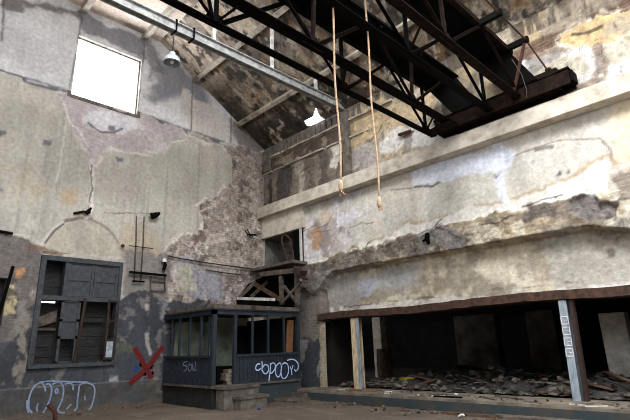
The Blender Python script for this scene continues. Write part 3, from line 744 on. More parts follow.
def panel(ya, yb, za, zb, x, m, par, name='shutter_panel', rails=1, yaw=0.0, hinge=None):
    mb = MB(); t = .075
    rows = [za + (zb - za) * i / (rails + 1) for i in range(rails + 2)]
    mb.box((x - .02, ya, za), (x + .025, ya + t, zb)); mb.box((x - .02, yb - t, za), (x + .025, yb, zb))
    for k, z in enumerate(rows): mb.box((x - .02, ya + t, max(za, z - t / 2)), (x + .025, yb - t, min(zb, z + t / 2)))
    for k in range(rails + 1): mb.box((x - .02, ya + t, rows[k]), (x - .002, yb - t, rows[k + 1]))
    if yaw:
        h = Vector(hinge); R = Matrix.Rotation(yaw, 3, 'Z')
        mb.v = [tuple(R @ (Vector(v) - h) + h) for v in mb.v]
    return mb.build(name, m, par)
yw = (y1 - .1 - ym - .04) / 2
panel(ym + .05, ym + .05 + yw, zt + .07, z1 - .13, -.02, M['shutter'], w)
panel(ym + .06 + yw, y1 - .1, zt + .07, z1 - .13, -.02, M['shutter'], w)
# lower: open sash on the left, shutter leaf hanging in the middle, rusty casement on the right
ya, yb = y0 + .13 + .52, y0 + .13 + 1.02
mb = MB(); t = .07
mb.box((-.02, ya, z0 + .12), (.03, ya + t, zt - .07)); mb.box((-.02, yb - t, z0 + .12), (.03, yb, zt - .07))
for f in (0, .40, .68, 1):
    z = z0 + .12 + (zt - .07 - z0 - .12) * f; mb.box((-.02, ya, max(z0 + .12, z - .035)), (.03, yb, min(zt - .07, z + .035)))
zz = z0 + .12 + (zt - .07 - z0 - .12) * .40; mb.box((-.015, ya + t, zz), (0, yb - t, zt - .1))
mb.build('shutter_leaf', M['shutter'], w)
mb = MB(); mb.box((-.32, y0 + .14, z0 + .98), (-.26, ya, z0 + 1.03)); mb.hexa([(-.33, y0 + .14, z0 + 1.03), (-.33, ya, z0 + 1.22), (-.29, ya, z0 + 1.22), (-.29, y0 + .14, z0 + 1.03), (-.33, y0 + .14, z0 + 1.3), (-.33, ya, z0 + 1.55), (-.29, ya, z0 + 1.55), (-.29, y0 + .14, z0 + 1.3)])
mb.build('broken_board', M['old_wood'], w)
mb = MB(); mb.bar((.06, yb - .02, z0 + .1), (.06, yb + .1, zt + .02), .07, .05, (1, 0, 0)); mb.build('rusty_bar', M['brown_rust'], w)
mb = MB()
hy = y1 - .08
for q in ((hy - .27, z0 + .16, hy - .21, zt), (hy, z0 + .16, hy + .05, zt)): mb.box((.02, q[0], q[1]), (.07, q[2], q[3]))
for z in (z0 + .16, z0 + .68, z0 + 1.2, zt - .05): mb.box((.02, hy - .21, z), (.07, hy, z + .05))
mb.build('rusty_casement', M['brown_rust'], w)
mb = MB(); mb.box((.03, hy - .2, z0 + .22), (.045, hy, z0 + .66)); mb.build('pane', M['enamel'], w)
mb = MB(); mb.box((-.3, yb + .1, z0 + 1.22), (-.25, hy - .25, z0 + 1.28)); mb.box((-.32, (yb + hy) / 2 - .35, z0 + .1), (-.28, (yb + hy) / 2 - .3, zt)); mb.build('inner_rail', M['shutter_dark'], w)
y0, y1, z0, z1 = W3
w = empty('window_3', (0, (y0 + y1) / 2, z0), kind='structure')
mb = MB(); mb.box((-.4, y0 - .1, z0 - .1), (-.3, y1 + .2, z1 + .1)); mb.build('backing_boards', M['shutter_dark'], w)
mb = MB(); mb.bar((.03, y1 - .14, z0 - .02), (.03, y1 + .06, z1 + .32), .07, .06, (1, 0, 0)); mb.build('window_frame', M['black'], w)
mb = MB(); mb.box((-.3, y0, z0 - .06), (.06, y1, z0)); mb.box((-.3, y1, z0), (-.03, y1 + .08, z1)); mb.box((-.3, y0, z1), (-.03, y1, z1 + .08)); mb.build('window_reveal', M['dark_concrete'], w)

# small rubble on the lower window's sill
def rock_mesh(name, seed, m, sub=1, flat=.7):
    bm = bmesh.new(); bmesh.ops.create_icosphere(bm, subdivisions=sub + 1, radius=1)
    g = random.Random(seed)
    ax = [(Vector((g.uniform(-1, 1), g.uniform(-1, 1), g.uniform(-1, 1))).normalized(), g.uniform(.45, .85)) for _ in range(9)]
    for v in bm.verts:
        for n, d in ax:
            k = v.co.dot(n)
            if k > d: v.co -= n * (k - d)
        v.co.z *= flat
    zm = min(v.co.z for v in bm.verts)
    for v in bm.verts: v.co.z -= zm
    me = bpy.data.meshes.new(name); bm.to_mesh(me); bm.free(); me.materials.append(m); return me
ROCKS = [rock_mesh('chunk', i, M['rubble'] if i % 3 else M['rubble_dark']) for i in range(9)]
def chunk(loc, s, label, group, name='rubble_chunk', cat='rubble', me=None, m=None):
    o = bpy.data.objects.new(name, me or RNG.choice(ROCKS)); COL.objects.link(o)
    o.location = loc; o.rotation_euler = (0, 0, RNG.uniform(0, 6.28)); k = s
    o.scale = (k * RNG.uniform(.8, 1.4), k * RNG.uniform(.8, 1.3), k * RNG.uniform(.6, 1.1))
    tag(o, label, cat, group); return o
for i in range(12):
    chunk((.02 + RNG.uniform(-.04, .03), -6.55 + RNG.random() * .85, W2[2] + .1), RNG.uniform(.02, .045), 'small pale plaster chunk lying on the sill of the shuttered lower window', 'plaster chunks on the window sill', 'plaster_crumb')

#==PART: wall fittings on the gable wall
def ptube(name, pts, r, m, label, cat, group=None): 
    mb = MB(); mb.smooth = True; mb.tube(pts, r, 8); return tag(mb.build(name, m), label, cat, group)
def onA(px, py, off=.05): p = PX(px, py); return (off, p[1], p[2])
def onB(px, py, off=-.05): p = PY(px, py); return (p[0], off, p[2])
ptube('conduit_pipe', [onA(136, 216), onA(135.5, 240), onA(133.5, 281)], .02, M['conduit'], 'thin rusty conduit, left one of the upright pair on the gable wall', 'pipe')
ptube('conduit_pipe', [onA(143.5, 217), onA(142.5, 245), onA(140, 281)], .02, M['conduit'], 'thin rusty conduit, right one of the upright pair on the gable wall', 'pipe')
ptube('pipe_clamp', [onA(128, 246, .08), onA(152, 249, .08)], .013, M['steel'], 'thin dark bar clamped across the middle of the conduit pair', 'bracket')
ptube('pipe_clamp', [onA(131, 281.5, .1), onA(143, 282, .1)], .03, M['steel'], 'short dark bar joining the lower ends of the conduit pair', 'bracket')
mb = MB(); mb.bar(onA(128, 272.5, .12), onA(164.5, 276, .12), .07, .07); tag(mb.build('steel_rail', M['black']), 'black horizontal bar across the foot of the conduit pair', 'rail')
mb = MB()
for a, b in (((150, 276), (150, 291)), ((164, 276.5), (164.5, 291.5)), ((150, 290.5), (164.5, 291)), ((150, 281), (164, 281.5))): mb.bar(onA(*a), onA(*b), .035, .035, (1, 0, 0))
tag(mb.build('wall_bracket', M['conduit']), 'rusty square bracket frame hanging below the black bar', 'bracket')
# floodlight at the top of the conduits
p = onA(153, 216, .0)
lamp = empty('wall_lamp', (0, p[1], p[2]), 'small dark wall lamp right of the upright conduit pair tops', 'lamp')
mb = MB(); mb.tube([(0, p[1], p[2]), (.16, p[1], p[2] + .02)], .025); mb.build('arm', M['black'], lamp)
mb = MB(); mb.tube([(.12, p[1] - .13, p[2] - .06), (.2, p[1] + .02, p[2] + .0), (.24, p[1] + .12, p[2] + .07)], .09, 10, [.11, .09, .04]); mb.build('lamp_head', M['black'], lamp)
p = onA(86, 212, 0)
lamp = empty('wall_fixture', (0, p[1], p[2]), 'broken dark light fixture over the crown of the blind arch', 'fixture')
mb = MB(); mb.tube([(.05, p[1] - .35, p[2] - .12), (.08, p[1] - .1, p[2] - .02), (.1, p[1] + .1, p[2] - .02)], .035); mb.build('arm', M['steel_rust'], lamp)
mb = MB(); mb.tube([(.08, p[1] - .02, p[2] - .08), (.12, p[1] + .04, p[2] + .03), (.12, p[1] + .1, p[2] + .12)], .06, 8, [.07, .05, .03]); mb.build('socket', M['steel'], lamp)
p = onA(163.5, 262, 0)
ins = empty('insulator', (0, p[1], p[2]), 'white porcelain insulator with a black tail on the bare brick edge', 'insulator')
mb = MB(); mb.lathe((.1, p[1] - .02, p[2] - .02), [(0, 0), (.07, .0), (.08, .05), (.05, .09), (.07, .13), (0, .15)], 12); mb.build('porcelain_cup', M['white_plastic'], ins)
mb = MB(); mb.tube([(0, p[1], p[2]), (.1, p[1], p[2]), (.1, p[1] + .02, p[2] - .1), (.08, p[1] - .02, p[2] - .28)], .04, 8, [.02, .03, .06, .05]); mb.build('tail', M['black'], ins)
ptube('cable', [onA(167, 256), onA(180, 259, .08), onA(205, 263, .08), onA(230, 266.5, .08), onA(257, 270, .08)], .022, M['cable'], 'long black cable strung across the bare brick to the corner', 'cable')
ptube('cable', [onA(205, 270), onA(222, 273, .07), onA(240, 275, .07)], .018, M['cable'], 'short black cable stub below the long cable on bare brick', 'cable')
ptube('iron_rod', [onA(-8, 230, .03), onA(12.5, 234, .05)], .035, M['black'], 'black iron rod stub at the left edge above the grey strip', 'rod')
mb = MB(); mb.smooth = False; p = onA(122.5, 246, 0); mb.tube([(0, p[1], p[2]), (.06, p[1], p[2])], .05, 10); tag(mb.build('pipe_stub', M['red_rust']), 'small red-rusted pipe stub right of the blind arch', 'pipe')
# dark brackets knotted in the corner
k = onA(249, 236, .12); mb = MB()
for i in range(7): mb.bar((.02, k[1] + RNG.uniform(-.15, .15), k[2] + RNG.uniform(-.1, .1)), (.3, k[1] + RNG.uniform(-.5, .45), k[2] + RNG.uniform(-.22, .18)), .03, .03)
tag(mb.build('bent_ironwork', M['black']), 'tangle of bent black ironwork on the brick near the corner', 'ironwork')
# graffiti on the wall
def ribbon(pts, w, mapf, mb, t=.004):
    P = [Vector(mapf(*p)) for p in pts]
    return P
def graffiti(name, strokes, plane, w, m, parent, label, off):
    """flat paint strokes lying on a wall: plane 'x' (gable side) or 'y'"""
    mb = MB()
    nrm = Vector((1, 0, 0)) if plane[0] == 'x' else Vector((0, -1, 0))
    for st in strokes:
        P = [Vector(PX(*p, plane[1])) + nrm * off if plane[0] == 'x' else Vector(PY(*p, plane[1])) + nrm * off for p in st]
        Q = []                                                  # smooth the stroke
        for i in range(len(P) - 1):
            a = P[max(i - 1, 0)]; b = P[i]; c = P[i + 1]; d = P[min(i + 2, len(P) - 1)]
            for k in range(6):
                t = k / 6; Q.append(.5 * ((2 * b) + (c - a) * t + (2 * a - 5 * b + 4 * c - d) * t * t + (3 * b - a - 3 * c + d) * t ** 3))
        Q.append(P[-1])
        sd = []; n = len(Q); lift = nrm * .0015 * strokes.index(st)
        for i in range(n):
            d = (Q[min(i + 1, n - 1)] - Q[max(i - 1, 0)]).normalized(); sd.append(d.cross(nrm) * w / 2)
        V = []
        for q, k in zip(Q, sd): V += [q - k + lift, q + k + lift, q + k + nrm * .003 + lift, q - k + nrm * .003 + lift]
        mb.add(V, [tuple(4 * i + k for k in a) + tuple(4 * i + 4 + k for k in a[::-1]) for i in range(n - 1) for a in ((0, 1), (1, 2), (2, 3), (3, 0))] + [(3, 2, 1, 0), tuple(4 * n - 4 + k for k in range(4))])
    o = mb.build(name, m, parent); o['label'] = label; return o
def gz(pts, ox, oy, k): return [[(ox + x / k, oy + y / k) for x, y in st] for st in pts]
throw = gz([[(85, 300), (62, 270), (60, 220), (72, 165), (95, 120), (125, 95), (155, 95), (172, 120), (178, 150)], [(60, 300), (48, 260), (50, 210)], [(180, 100), (205, 98), (220, 130), (212, 190), (190, 250), (160, 300)], [(120, 290), (116, 260), (126, 232)], [(225, 100), (260, 86), (292, 96), (303, 140), (295, 200), (275, 250), (262, 280), (280, 296), (310, 300)], [(250, 165), (246, 145), (256, 130), (264, 150), (255, 168)], [(310, 98), (345, 92), (368, 105), (370, 140)], [(322, 275), (340, 255), (356, 238)], [(412, 110), (408, 150), (400, 210), (398, 255), (378, 288)], [(412, 108), (440, 92), (480, 92), (515, 115), (520, 160), (510, 215), (495, 260), (478, 280)], [(450, 180), (452, 212)], [(130, 88), (200, 78), (300, 80), (400, 84), (470, 84)]], 20, 370, 7)
graffiti('graffiti', throw, ('x', 0), .04, M['graf_white'], wallA, 'faded white outlined bubble-letter graffiti low on the blue-grey wall', .012)
xx = gz([[(100, 55), (140, 120), (180, 195), (222, 265)], [(300, 45), (250, 115), (200, 180), (140, 240), (65, 305)]], 120, 340, 7)
graffiti('graffiti', xx, ('x', 0), .14, M['graf_red'], wallA, 'big red spray-painted cross', .014)
graffiti('graffiti', gz([[(100, 205), (120, 195)], [(105, 190), (118, 208)]], 120, 340, 7), ('x', 0), .14, M['graf_bright'], wallA, 'bright blue dab of paint beside the red cross', .011)
for bl in ([(140, 160), (160, 175)], [(205, 180), (225, 190)], [(150, 225), (185, 235)], [(215, 225), (228, 248)]): graffiti('graffiti', gz([bl], 120, 340, 7), ('x', 0), .13, M['black'], wallA, 'black blotch behind the red cross', .009)

#==PART: roof tie, lamp, ropes
TX, TZ0, TZ1 = 4.56, 9.38, 9.66
tie = empty('roof_tie', (TX, -.05, TZ0), 'pale grey steel tie beam crossing under the roof, with hangers', 'beam')
mb = MB(); mb.box((TX - .02, -16.9, TZ0), (TX + .02, -.06, TZ1)); mb.box((TX - .1, -16.9, TZ0), (TX + .1, -.06, TZ0 + .025)); mb.box((TX - .1, -16.9, TZ1 - .025), (TX + .1, -.06, TZ1))
mb.build('tie_beam', M['tie'], tie)
for i, px in enumerate((213.5, 272, 316)):
    py = {0: 43, 1: 73, 2: 96}[i]
    y = PX(px, py, TX)[1]
    mb = MB(); mb.bar((TX, y, TZ1), (TX, y, roofz(y)), .09, .09, (0, 1, 0)); mb.build('hanger', M['white_paint'], tie)
for y in (-9.4, -11.4, -13.2): mb = MB(); mb.bar((TX, y, TZ1), (TX, y, roofz(y)), .09, .09, (0, 1, 0)); mb.build('hanger', M['white_paint'], tie)
p = PX(174, 31, TX); ly = p[1]
q = PX(173, 60, TX)
lamp = empty('pendant_lamp', (TX, ly, q[2] - .1), 'small enamel pendant lamp hanging on a cord from the grey tie beam', 'lamp')
mb = MB(); mb.tube([(TX, ly, TZ0 - .01), (TX, ly, q[2] + .16)], .016); mb.build('cord', M['cable'], lamp)
mb = MB(); mb.smooth = True; mb.lathe((TX, ly, q[2] - .1), [(.21, 0), (.215, .02), (.19, .12), (.13, .19), (.08, .22), (.07, .30), (.0, .31)], 24); mb.lathe((TX, ly, q[2] - .1), [(.205, .005), (.18, .11), (.12, .18), (0, .2)], 24); mb.build('lamp_shade', M['enamel'], lamp)
mb = MB(); mb.smooth = True; mb.lathe((TX, ly, q[2] - .12), [(0, 0), (.04, .01), (.06, .06), (.04, .12), (.03, .18), (0, .18)], 12); mb.build('bulb', M['white_plastic'], lamp)
for s in (0, 1):
    mb = MB(); y = ly + (.0 if s == 0 else .5)
    mb.lathe((0, 0, 0), [(0, 0)], 3) if False else None
    for a, b in (((TX - .13, TZ0 - .02), (TX + .13, TZ0 - .02)), ((TX + .13, TZ0 - .02), (TX + .13, TZ1 + .02)), ((TX - .13, TZ1 + .02), (TX + .13, TZ1 + .02)), ((TX - .13, TZ0 - .02), (TX - .13, TZ1 + .02))): mb.bar((a[0], y, a[1]), (b[0], y, b[1]), .035, .035, (0, 1, 0))
    mb.build('clip', M['steel'], lamp if s == 0 else tie)

#==PART: overhead crane
crane = empty('overhead_crane', (10, -.35, 6.96), 'dark steel lattice bridge crane spanning the hall on the concrete ledge', 'crane')
YE, YF = -.5, -16.4
def girder(xb, zb, xt, zt, ybot, ytop, cb, ct, m1, m2, posts=True):
    mb = MB()
    mb.angle((xb, YE, zb), (xb, YF, zb), cb, .02); mb.angle((xb, YE, zb), (xb, YF, zb), cb, .02, (0, 0, 1), -1)
    mb.bar((xt, YE, zt), (xt, YF, zt), ct, ct)
    g = mb.build('lattice_girder', m1, crane)
    for i, y in enumerate(ybot):
        for dy in (1.65, -1.65):
            yt = y + dy
            if yt > YE + .4 or yt < YF: continue
            mb = MB(); mb.angle((xb, y, zb), (xt, yt, zt), .07, .012, (1, 0, 0)); mb.build('diagonal', m2, g)
        if posts:
            mb = MB(); mb.angle((xb, y, zb), (xt, y, zt), .06, .012, (0, 1, 0)); mb.build('post', m2, g)
        mb = MB(); mb.prism([(xb - .012, y - .28, zb - .04), (xb - .012, y + .28, zb - .04), (xb - .012, y + .12, zb + .22), (xb - .012, y - .12, zb + .22)], (.024, 0, 0)); mb.build('gusset_plate', m2, g)
    return g
def seq(y): 
    o = []
    while y > YF: o.append(y); y -= 3.3
    return o
XA1, XM1, XM2, XA2 = 8.21, 8.83, 9.85, 10.56
ZD = 8.4
girder(XA1, 6.97, XA1, ZD, seq(-.9), None, .085, .12, M['steel'], M['steel'])
nm1 = PX(368, 77, XM1)[1]
girder(XM1, 7.05, XM1 + .1, ZD, seq(nm1 + 1.65), None, .13, .14, M['steel'], M['steel_rust'])
nm2 = PX(408, 48, XM2)[1]
girder(XM2, 7.08, XM2, ZD, seq(nm2 + 3.3 if nm2 + 3.3 < -.5 else nm2), None, .1, .14, M['steel'], M['steel'])
na2 = PX(449, 43, XA2)[1]
girder(XA2, 7.15, XA2, ZD, seq(na2 + 3.2), None, .1, .12, M['steel_rust'], M['steel_rust'])
for xa, xb in ((XA1, 9.08), (9.77, XA2)):
    mb = MB(); mb.box((xa - .04, YE, ZD), (xb + .04, YF, ZD + .06))
    n = 10
    for i in range(n): mb.bar((xa, YE - (YE - YF) * i / n - .1, ZD - .04), (xb, YE - (YE - YF) * i / n - .1, ZD - .04), .08, .1)
    mb.build('walkway_deck', M['black'], crane)
    ka, kb = (xa - 14.32) / (ZD - 1.5), (xb - 14.32) / (ZD - 1.5)
    mb = MB(); mb.prism([(xa, -.62, ZD), (xb, -.62, ZD), (xb + .53, -.62, 7.38), (xa + .66, -.62, 7.38)], (0, .04, 0)); mb.build('end_plate', M['black'], crane)
for xa, za, xb, zb, ys in ((XA1, 6.97, XM1, 7.05, seq(-.9)), (XM2, 7.08, XA2, 7.15, seq(nm2))):
    for y in ys:
        for d in (.12, -.55):
            mb = MB(); mb.angle((xa, y, za), (xb, y + d, zb), .05, .01); mb.build('bracing', M['steel_rust'], crane)
# side brackets and rod on the right
XR = 11.04
for y in (-.75, -2.15, -3.8, -5.45, -7.1, -8.75):
    mb = MB(); mb.bar((XA2, y, ZD), (XR + .06, y, ZD), .1, .14); mb.build('bracket', M['steel'], crane)
mb = MB(); mb.tube([(XR, YF, ZD), (XR, -2.15, ZD), (XR, -.75, ZD)], .02); mb.tube([(XR, -.75, ZD), (11.28, -.42, 7.62)], .022); mb.build('handrail', M['red_rust'], crane)
mb = MB(); mb.angle((XR, -.78, ZD), (XA2, -.72, 7.2), .05); mb.build('bracing', M['red_rust'], crane)
# end carriages
for yc in (-.33, -16.75):
    mb = MB(); ya, yb = (yc - .23, yc + .20)
    mb.box((8.28, ya, 7.0), (11.74, ya + .03, 7.36)); mb.box((8.28, yb - .03, 7.0), (11.74, yb, 7.36)); mb.box((8.26, ya - .03, 7.36), (11.76, yb + .02, 7.40)); mb.box((8.3, ya - .02, 6.99), (11.5, yb, 7.03))
    c = mb.build('end_carriage', M['steel_rust'] if yc > -1 else M['steel'], crane)
    mb = MB(); mb.box((8.29, ya + .04, 7.05), (11.73, yb - .04, 7.35)); mb.build('core', M['black'], c)
    mb = MB(); mb.box((10.95, ya + .03, 7.40), (11.5, yb - .05, 7.52)); mb.lathe((11.28, yc, 7.52), [(0.12, 0), (.12, .05), (.07, .09), (.07, .15), (0, .16)], 14); mb.build('bearing_block', M['steel_rust'], c)
    mb = MB(); mb.box((11.74, yc - .17, 7.08), (11.8, yc + .15, 7.34)); mb.build('buffer', M['steel'], c)
    for x in (8.75, 11.2):
        mb = MB(); mb.tube([(x, -.14 + (yc + .33) - .06, 7.07), (x, -.14 + (yc + .33) + .06, 7.07)], .11, 18); mb.build('wheel', M['steel'], c)
mb = MB(); mb.prism([(8.25, -.58, 6.97), (8.95, -.58, 7.02), (8.95, -1.0, 7.02), (8.25, -.98, 6.97)], (0, 0, -.02)); mb.build('gusset_plate', M['steel_rust'], crane)
# ropes
for (pa, pb, lab) in (((332, 0), (341, 190), 'pale hemp rope hanging from the crane, left one of two, with a frayed end'), ((363, 0), (379.5, 206), 'pale hemp rope hanging from the crane, right one of two, with a knotted end')):
    x = XM2 - .06
    b = PX(*pb, x)
    r = empty('rope', (x, b[1], b[2]), lab, 'rope')
    mb = MB(); mb.smooth = True
    n = 26; zt = ZD - .03
    mb.tube([(x + .012 * math.sin(i * .5), b[1] + .016 * math.sin(i * .37), b[2] + .12 + (zt - b[2] - .12) * i / n) for i in range(n + 1)], .017, 8); mb.build('cord', M['rope'], r)
    mb = MB(); mb.smooth = True; mb.tube([(x, b[1], b[2] - .03), (x, b[1], b[2] + .03), (x, b[1], b[2] + .09), (x, b[1], b[2] + .16)], .03, 10, [.03, .036, .036, .02]); mb.build('knot', M['rope'], r)
    mb = MB()
    for i in range(7): mb.tube([(x, b[1], b[2]), (x + RNG.uniform(-.05, .05), b[1] + RNG.uniform(-.05, .05), b[2] - RNG.uniform(.05, .12))], .008, 5)
    mb.build('frayed_end', M['rope'], r)
p = PX(527.6, 73, 10.9); q = PX(531, 101, 10.9)
ptube('cord', [(10.72, -.95, 7.95), (10.85, -.85, 7.5), (10.88, -.8, 7.1), (10.86, -.82, 6.9)], .008, M['conduit'], 'thin cord dangling near the right end of the crane', 'cord')

#==PART: booth
BX, BY0, BY1, BZ0, BZ1 = 2.87, -3.99, -.82, .58, 2.62
BS, BH = 1.37, 2.46
booth = empty('control_booth', (1.45, -2.4, 0), 'blue-grey panelled booth with windows standing against the gable wall', 'booth')
mb = MB(); mb.box((.08, BY0 + .05, 0), (BX - .05, BY1, BZ0 - .06)); mb.build('plinth', M['booth_dark'], booth)
mb = MB(); mb.box((BX - .05, -2.75, .02), (BX - .02, BY1, BZ0 - .07)); mb.build('plinth_facing', M['teal'], booth)
mb = MB(); mb.box((.08, BY0 - .03, BZ0 - .06), (BX + .03, BY1, BZ0)); mb.build('floor_edge', M['old_wood'], booth)
def slats(a, b, axis):                       # boarded panel under the windows, vertical grooves
    mb = MB(); L = b - a; n = max(3, int(L / .13))
    for i in range(n):
        u0 = a + L * i / n + .005; u1 = a + L * (i + 1) / n - .005
        if axis == 'y': mb.box((BX - .045, u0, BZ0), (BX - .005, u1, BS - .05))
        else: mb.box((u0, BY0 + .005, BZ0), (u1, BY0 + .045, BS - .05))
    if axis == 'y': mb.box((BX - .05, a, BZ0), (BX - .04, b, BS - .05)); mb.box((BX - .06, a, BS - .07), (BX + .035, b, BS)); mb.box((BX - .02, a, BZ0), (BX + .01, b, BZ0 + .09))
    else: mb.box((a, BY0 + .04, BZ0), (b, BY0 + .05, BS - .05)); mb.box((a, BY0 - .035, BS - .07), (b, BY0 + .06, BS)); mb.box((a, BY0 - .01, BZ0), (b, BY0 + .02, BZ0 + .09))
    return mb
DY0, DY1 = -3.88, PX(235, 340, BX)[1]
pl = slats(.1, BX - .05, 'x').build('panel', M['blue_paint'], booth)
pr = slats(DY1 + .04, BY1, 'y').build('panel', M['blue_paint'], booth)
def upright(x, y, w=.07, z0=BZ0, z1=BH): mb = MB(); mb.box((x - w / 2, y - w / 2, z0), (x + w / 2, y + w / 2, z1)); return mb
upright(BX - .04, BY0 + .04, .12, BZ0, BZ1).build('corner_post', M['blue_paint'], booth)
for px in (171.5, 179, 189, 200.3, 208): upright(PY(px, 335, BY0)[0], BY0 + .03, .055 if px < 205 else .03).build('mullion', M['blue_paint'], booth)
for px, wd in ((235.5, .09), (252.8, .06), (268.6, .06), (284.5, .06), (299, .1)): upright(BX - .03, min(PX(px, 335, BX)[1], BY1 - .05), wd).build('mullion', M['blue_paint'], booth)
mb = MB(); mb.box((.08, BY0 - .02, BH), (BX + .02, BY0 + .06, BZ1 - .04)); mb.box((BX - .06, BY0 + .06, BH), (BX + .02, BY1, BZ1 - .04)); mb.build('header', M['blue_paint'], booth)
mb = MB(); mb.box((.06, BY0 - .07, BZ1 - .04), (BX + .07, BY1, BZ1)); mb.build('cornice', M['blue_paint'], booth)
mb = MB(); mb.box((.06, BY0 + .0, BZ1), (BX - .0, BY1, BZ1 + .12)); mb.build('roof', M['old_wood'], booth)
mb = MB(); mb.box((.12, BY1 - .06, BZ0), (BX - .1, BY1, BH)); mb.build('end_wall', M['inner_dark'], booth)
mb = MB(); mb.box((.12, BY0 + .3, BZ0), (.17, -1.5, 2.4)); mb.build('back_board', M['green_board'], booth)
mb = MB(); mb.box((.12, -1.5, BZ0), (.16, BY1 - .08, 2.3)); mb.build('back_board', M['inner_dark'], booth)
graffiti('graffiti', gz([[(165, 160), (145, 160), (130, 180), (130, 205), (150, 212), (172, 195)], [(180, 135), (182, 175), (180, 215)], [(182, 195), (205, 165), (230, 175), (235, 215), (215, 240), (195, 235), (182, 210)], [(250, 150), (250, 200), (242, 265), (238, 300)], [(250, 165), (275, 150), (292, 170), (285, 205), (262, 235), (250, 235)], [(298, 180), (292, 215), (300, 255), (320, 268), (335, 240), (342, 190), (335, 155), (318, 155), (300, 175)], [(345, 180), (338, 220), (345, 265), (365, 282), (390, 260), (402, 215), (395, 165), (370, 150), (350, 165)], [(390, 130), (425, 120), (460, 130), (482, 160), (482, 195), (465, 218), (450, 205)], [(415, 180), (425, 210), (430, 250)], [(440, 170), (432, 200)]], 240, 345, 8.4), ('x', BX), .035, M['graf_blue'], pr, 'pale blue looping graffiti letters on the booth front', .02)
graffiti('graffiti', gz([[(135, 98), (115, 105), (112, 122), (130, 128), (128, 148), (112, 158)], [(148, 115), (138, 135), (148, 158), (160, 140), (158, 118), (148, 112)], [(170, 100), (166, 130), (170, 156)], [(184, 96), (182, 130), (174, 150), (190, 150)]], 165, 345, 6), ('y', BY0), .022, M['graf_white'], pl, 'faint white graffiti letters SOLL', .0)
# things inside and in front of the booth
p = PX(289.5, 340, 2.6)
mb = MB(); mb.hexa([(2.5, p[1] - .14, BZ0), (2.53, p[1] - .14, BZ0), (2.53, p[1] + .14, BZ0), (2.5, p[1] + .14, BZ0), (2.64, p[1] - .14, 2.36), (2.67, p[1] - .14, 2.36), (2.67, p[1] + .14, 2.36), (2.64, p[1] + .14, 2.36)])
tag(mb.build('plywood_board', M['ply']), 'orange-brown plywood board leaning inside the last booth window', 'board')
p = PX(228.5, 385, 2.6)
for i in range(4):
    mb = MB(); a = RNG.uniform(-.04, .04)
    mb.box((2.45, p[1] - .17 + a, BZ0 + i * .1), (2.75, p[1] + .17 + a, BZ0 + i * .1 + .095)); tag(mb.build('concrete_block', M['rubble']), 'grey concrete block %s of the pile inside the booth doorway' % ['at the bottom', 'second from the bottom', 'second from the top', 'on top'][i], 'block')
mb = MB(); mb.box((2.0, -3.6, BZ0), (2.5, -2.9, BZ0 + .42)); mb.box((1.98, -3.62, BZ0 + .42), (2.52, -2.88, BZ0 + .47)); tag(mb.build('crate', M['black']), 'low black crate just inside the booth doorway', 'crate')
steps = empty('entrance_steps', (3.1, -3.3, 0), 'two worn grey steps leading up to the booth doorway', 'steps')
ys0, ys1 = -3.93, -2.72
mb = MB(); mb.box((BX + .04, ys0 + .05, 0), (3.3, ys1 - .05, .5)); mb.build('riser', M['dark_concrete'], steps)
mb = MB(); mb.box((BX + .04, ys0, .5), (3.34, ys1, .57)); mb.build('tread', M['old_wood'], steps)
mb = MB(); mb.box((3.3, ys0 + .35, 0), (3.62, ys1 - .0, .25)); mb.build('riser', M['dark_concrete'], steps)
mb = MB(); mb.box((3.28, ys0 + .3, .25), (3.66, ys1 + .05, .32)); mb.build('tread', M['old_wood'], steps)

#==PART: corner platform
plat = empty('timber_platform', (.9, -.5, 2.8), 'rickety timber platform on crossed struts in the corner above the booth', 'platform')
pf = PX
def onY(px, py, y=-.75): p = PY(px, py, y); return Vector((p[0], y, p[2]))
mb = MB()
mb.bar(onY(262, 274.5), onY(306, 269.5), .2, .16); mb.box((.1, -.75, 4.28), (2.5, -.05, 4.38)); mb.build('floor_beam', M['old_wood'], plat)
mb = MB(); mb.bar(onY(281, 276), onY(282, 304.5), .12, .12, (0, 1, 0)); mb.build('post', M['old_wood'], plat)
mb = MB(); mb.bar(onY(297, 274), onY(297.5, 305), .12, .12, (0, 1, 0)); mb.build('post', M['old_wood'], plat)
mb = MB(); mb.bar(onY(301, 282, -.8), onY(282, 303, -.8), .09, .06, (0, 1, 0)); mb.build('cross_brace', M['old_wood'], plat)
mb = MB(); mb.bar(onY(284, 286, -.84), onY(297, 303, -.84), .08, .06, (0, 1, 0)); mb.build('cross_brace', M['old_wood'], plat)
mb = MB(); mb.bar(onY(255, 284, -.88), onY(281, 300, -.88), .13, .06, (0, 1, 0)); mb.build('diagonal_strut', M['brown_wood'], plat)
mb = MB(); mb.bar(onA(266, 279, .3), onA(246, 298, .3), .1, .1, (1, 0, 0)); mb.build('diagonal_strut', M['old_wood'], plat)
mb = MB(); mb.bar(onA(250, 283, .3), onA(234, 299, .3), .1, .1, (1, 0, 0)); mb.build('diagonal_strut', M['old_wood'], plat)
mb = MB(); mb.bar(onY(296, 269, -.9), onY(303, 274, -.9), .3, .2); mb.bar(onY(298, 276, -.9), onY(306, 279, -.9), .2, .07); mb.build('winch_block', M['brown_rust'], plat)
mb = MB(); mb.box((.05, -.9, 2.85), (1.75, -.1, 4.2)); o = mb.build('dark_box', M['black'], None); bpy.data.objects.remove(o)
mb = MB(); mb.box((.06, -.12, 2.8), (1.8, -.06, 4.26)); mb.build('back_boards', M['black'], plat)
mb = MB(); mb.prism([onA(262, 277, .07), onA(247, 284, .07), onA(235, 300, .07), onA(236, 304, .07), onA(262, 306, .07)], (.05, 0, 0)); mb.build('back_boards', M['black'], plat)
mb = MB(); mb.box((1.75, -.06, 4.39), (2.2, -.03, 5.6)); o = mb.build('dark_panel', M['black'], plat)
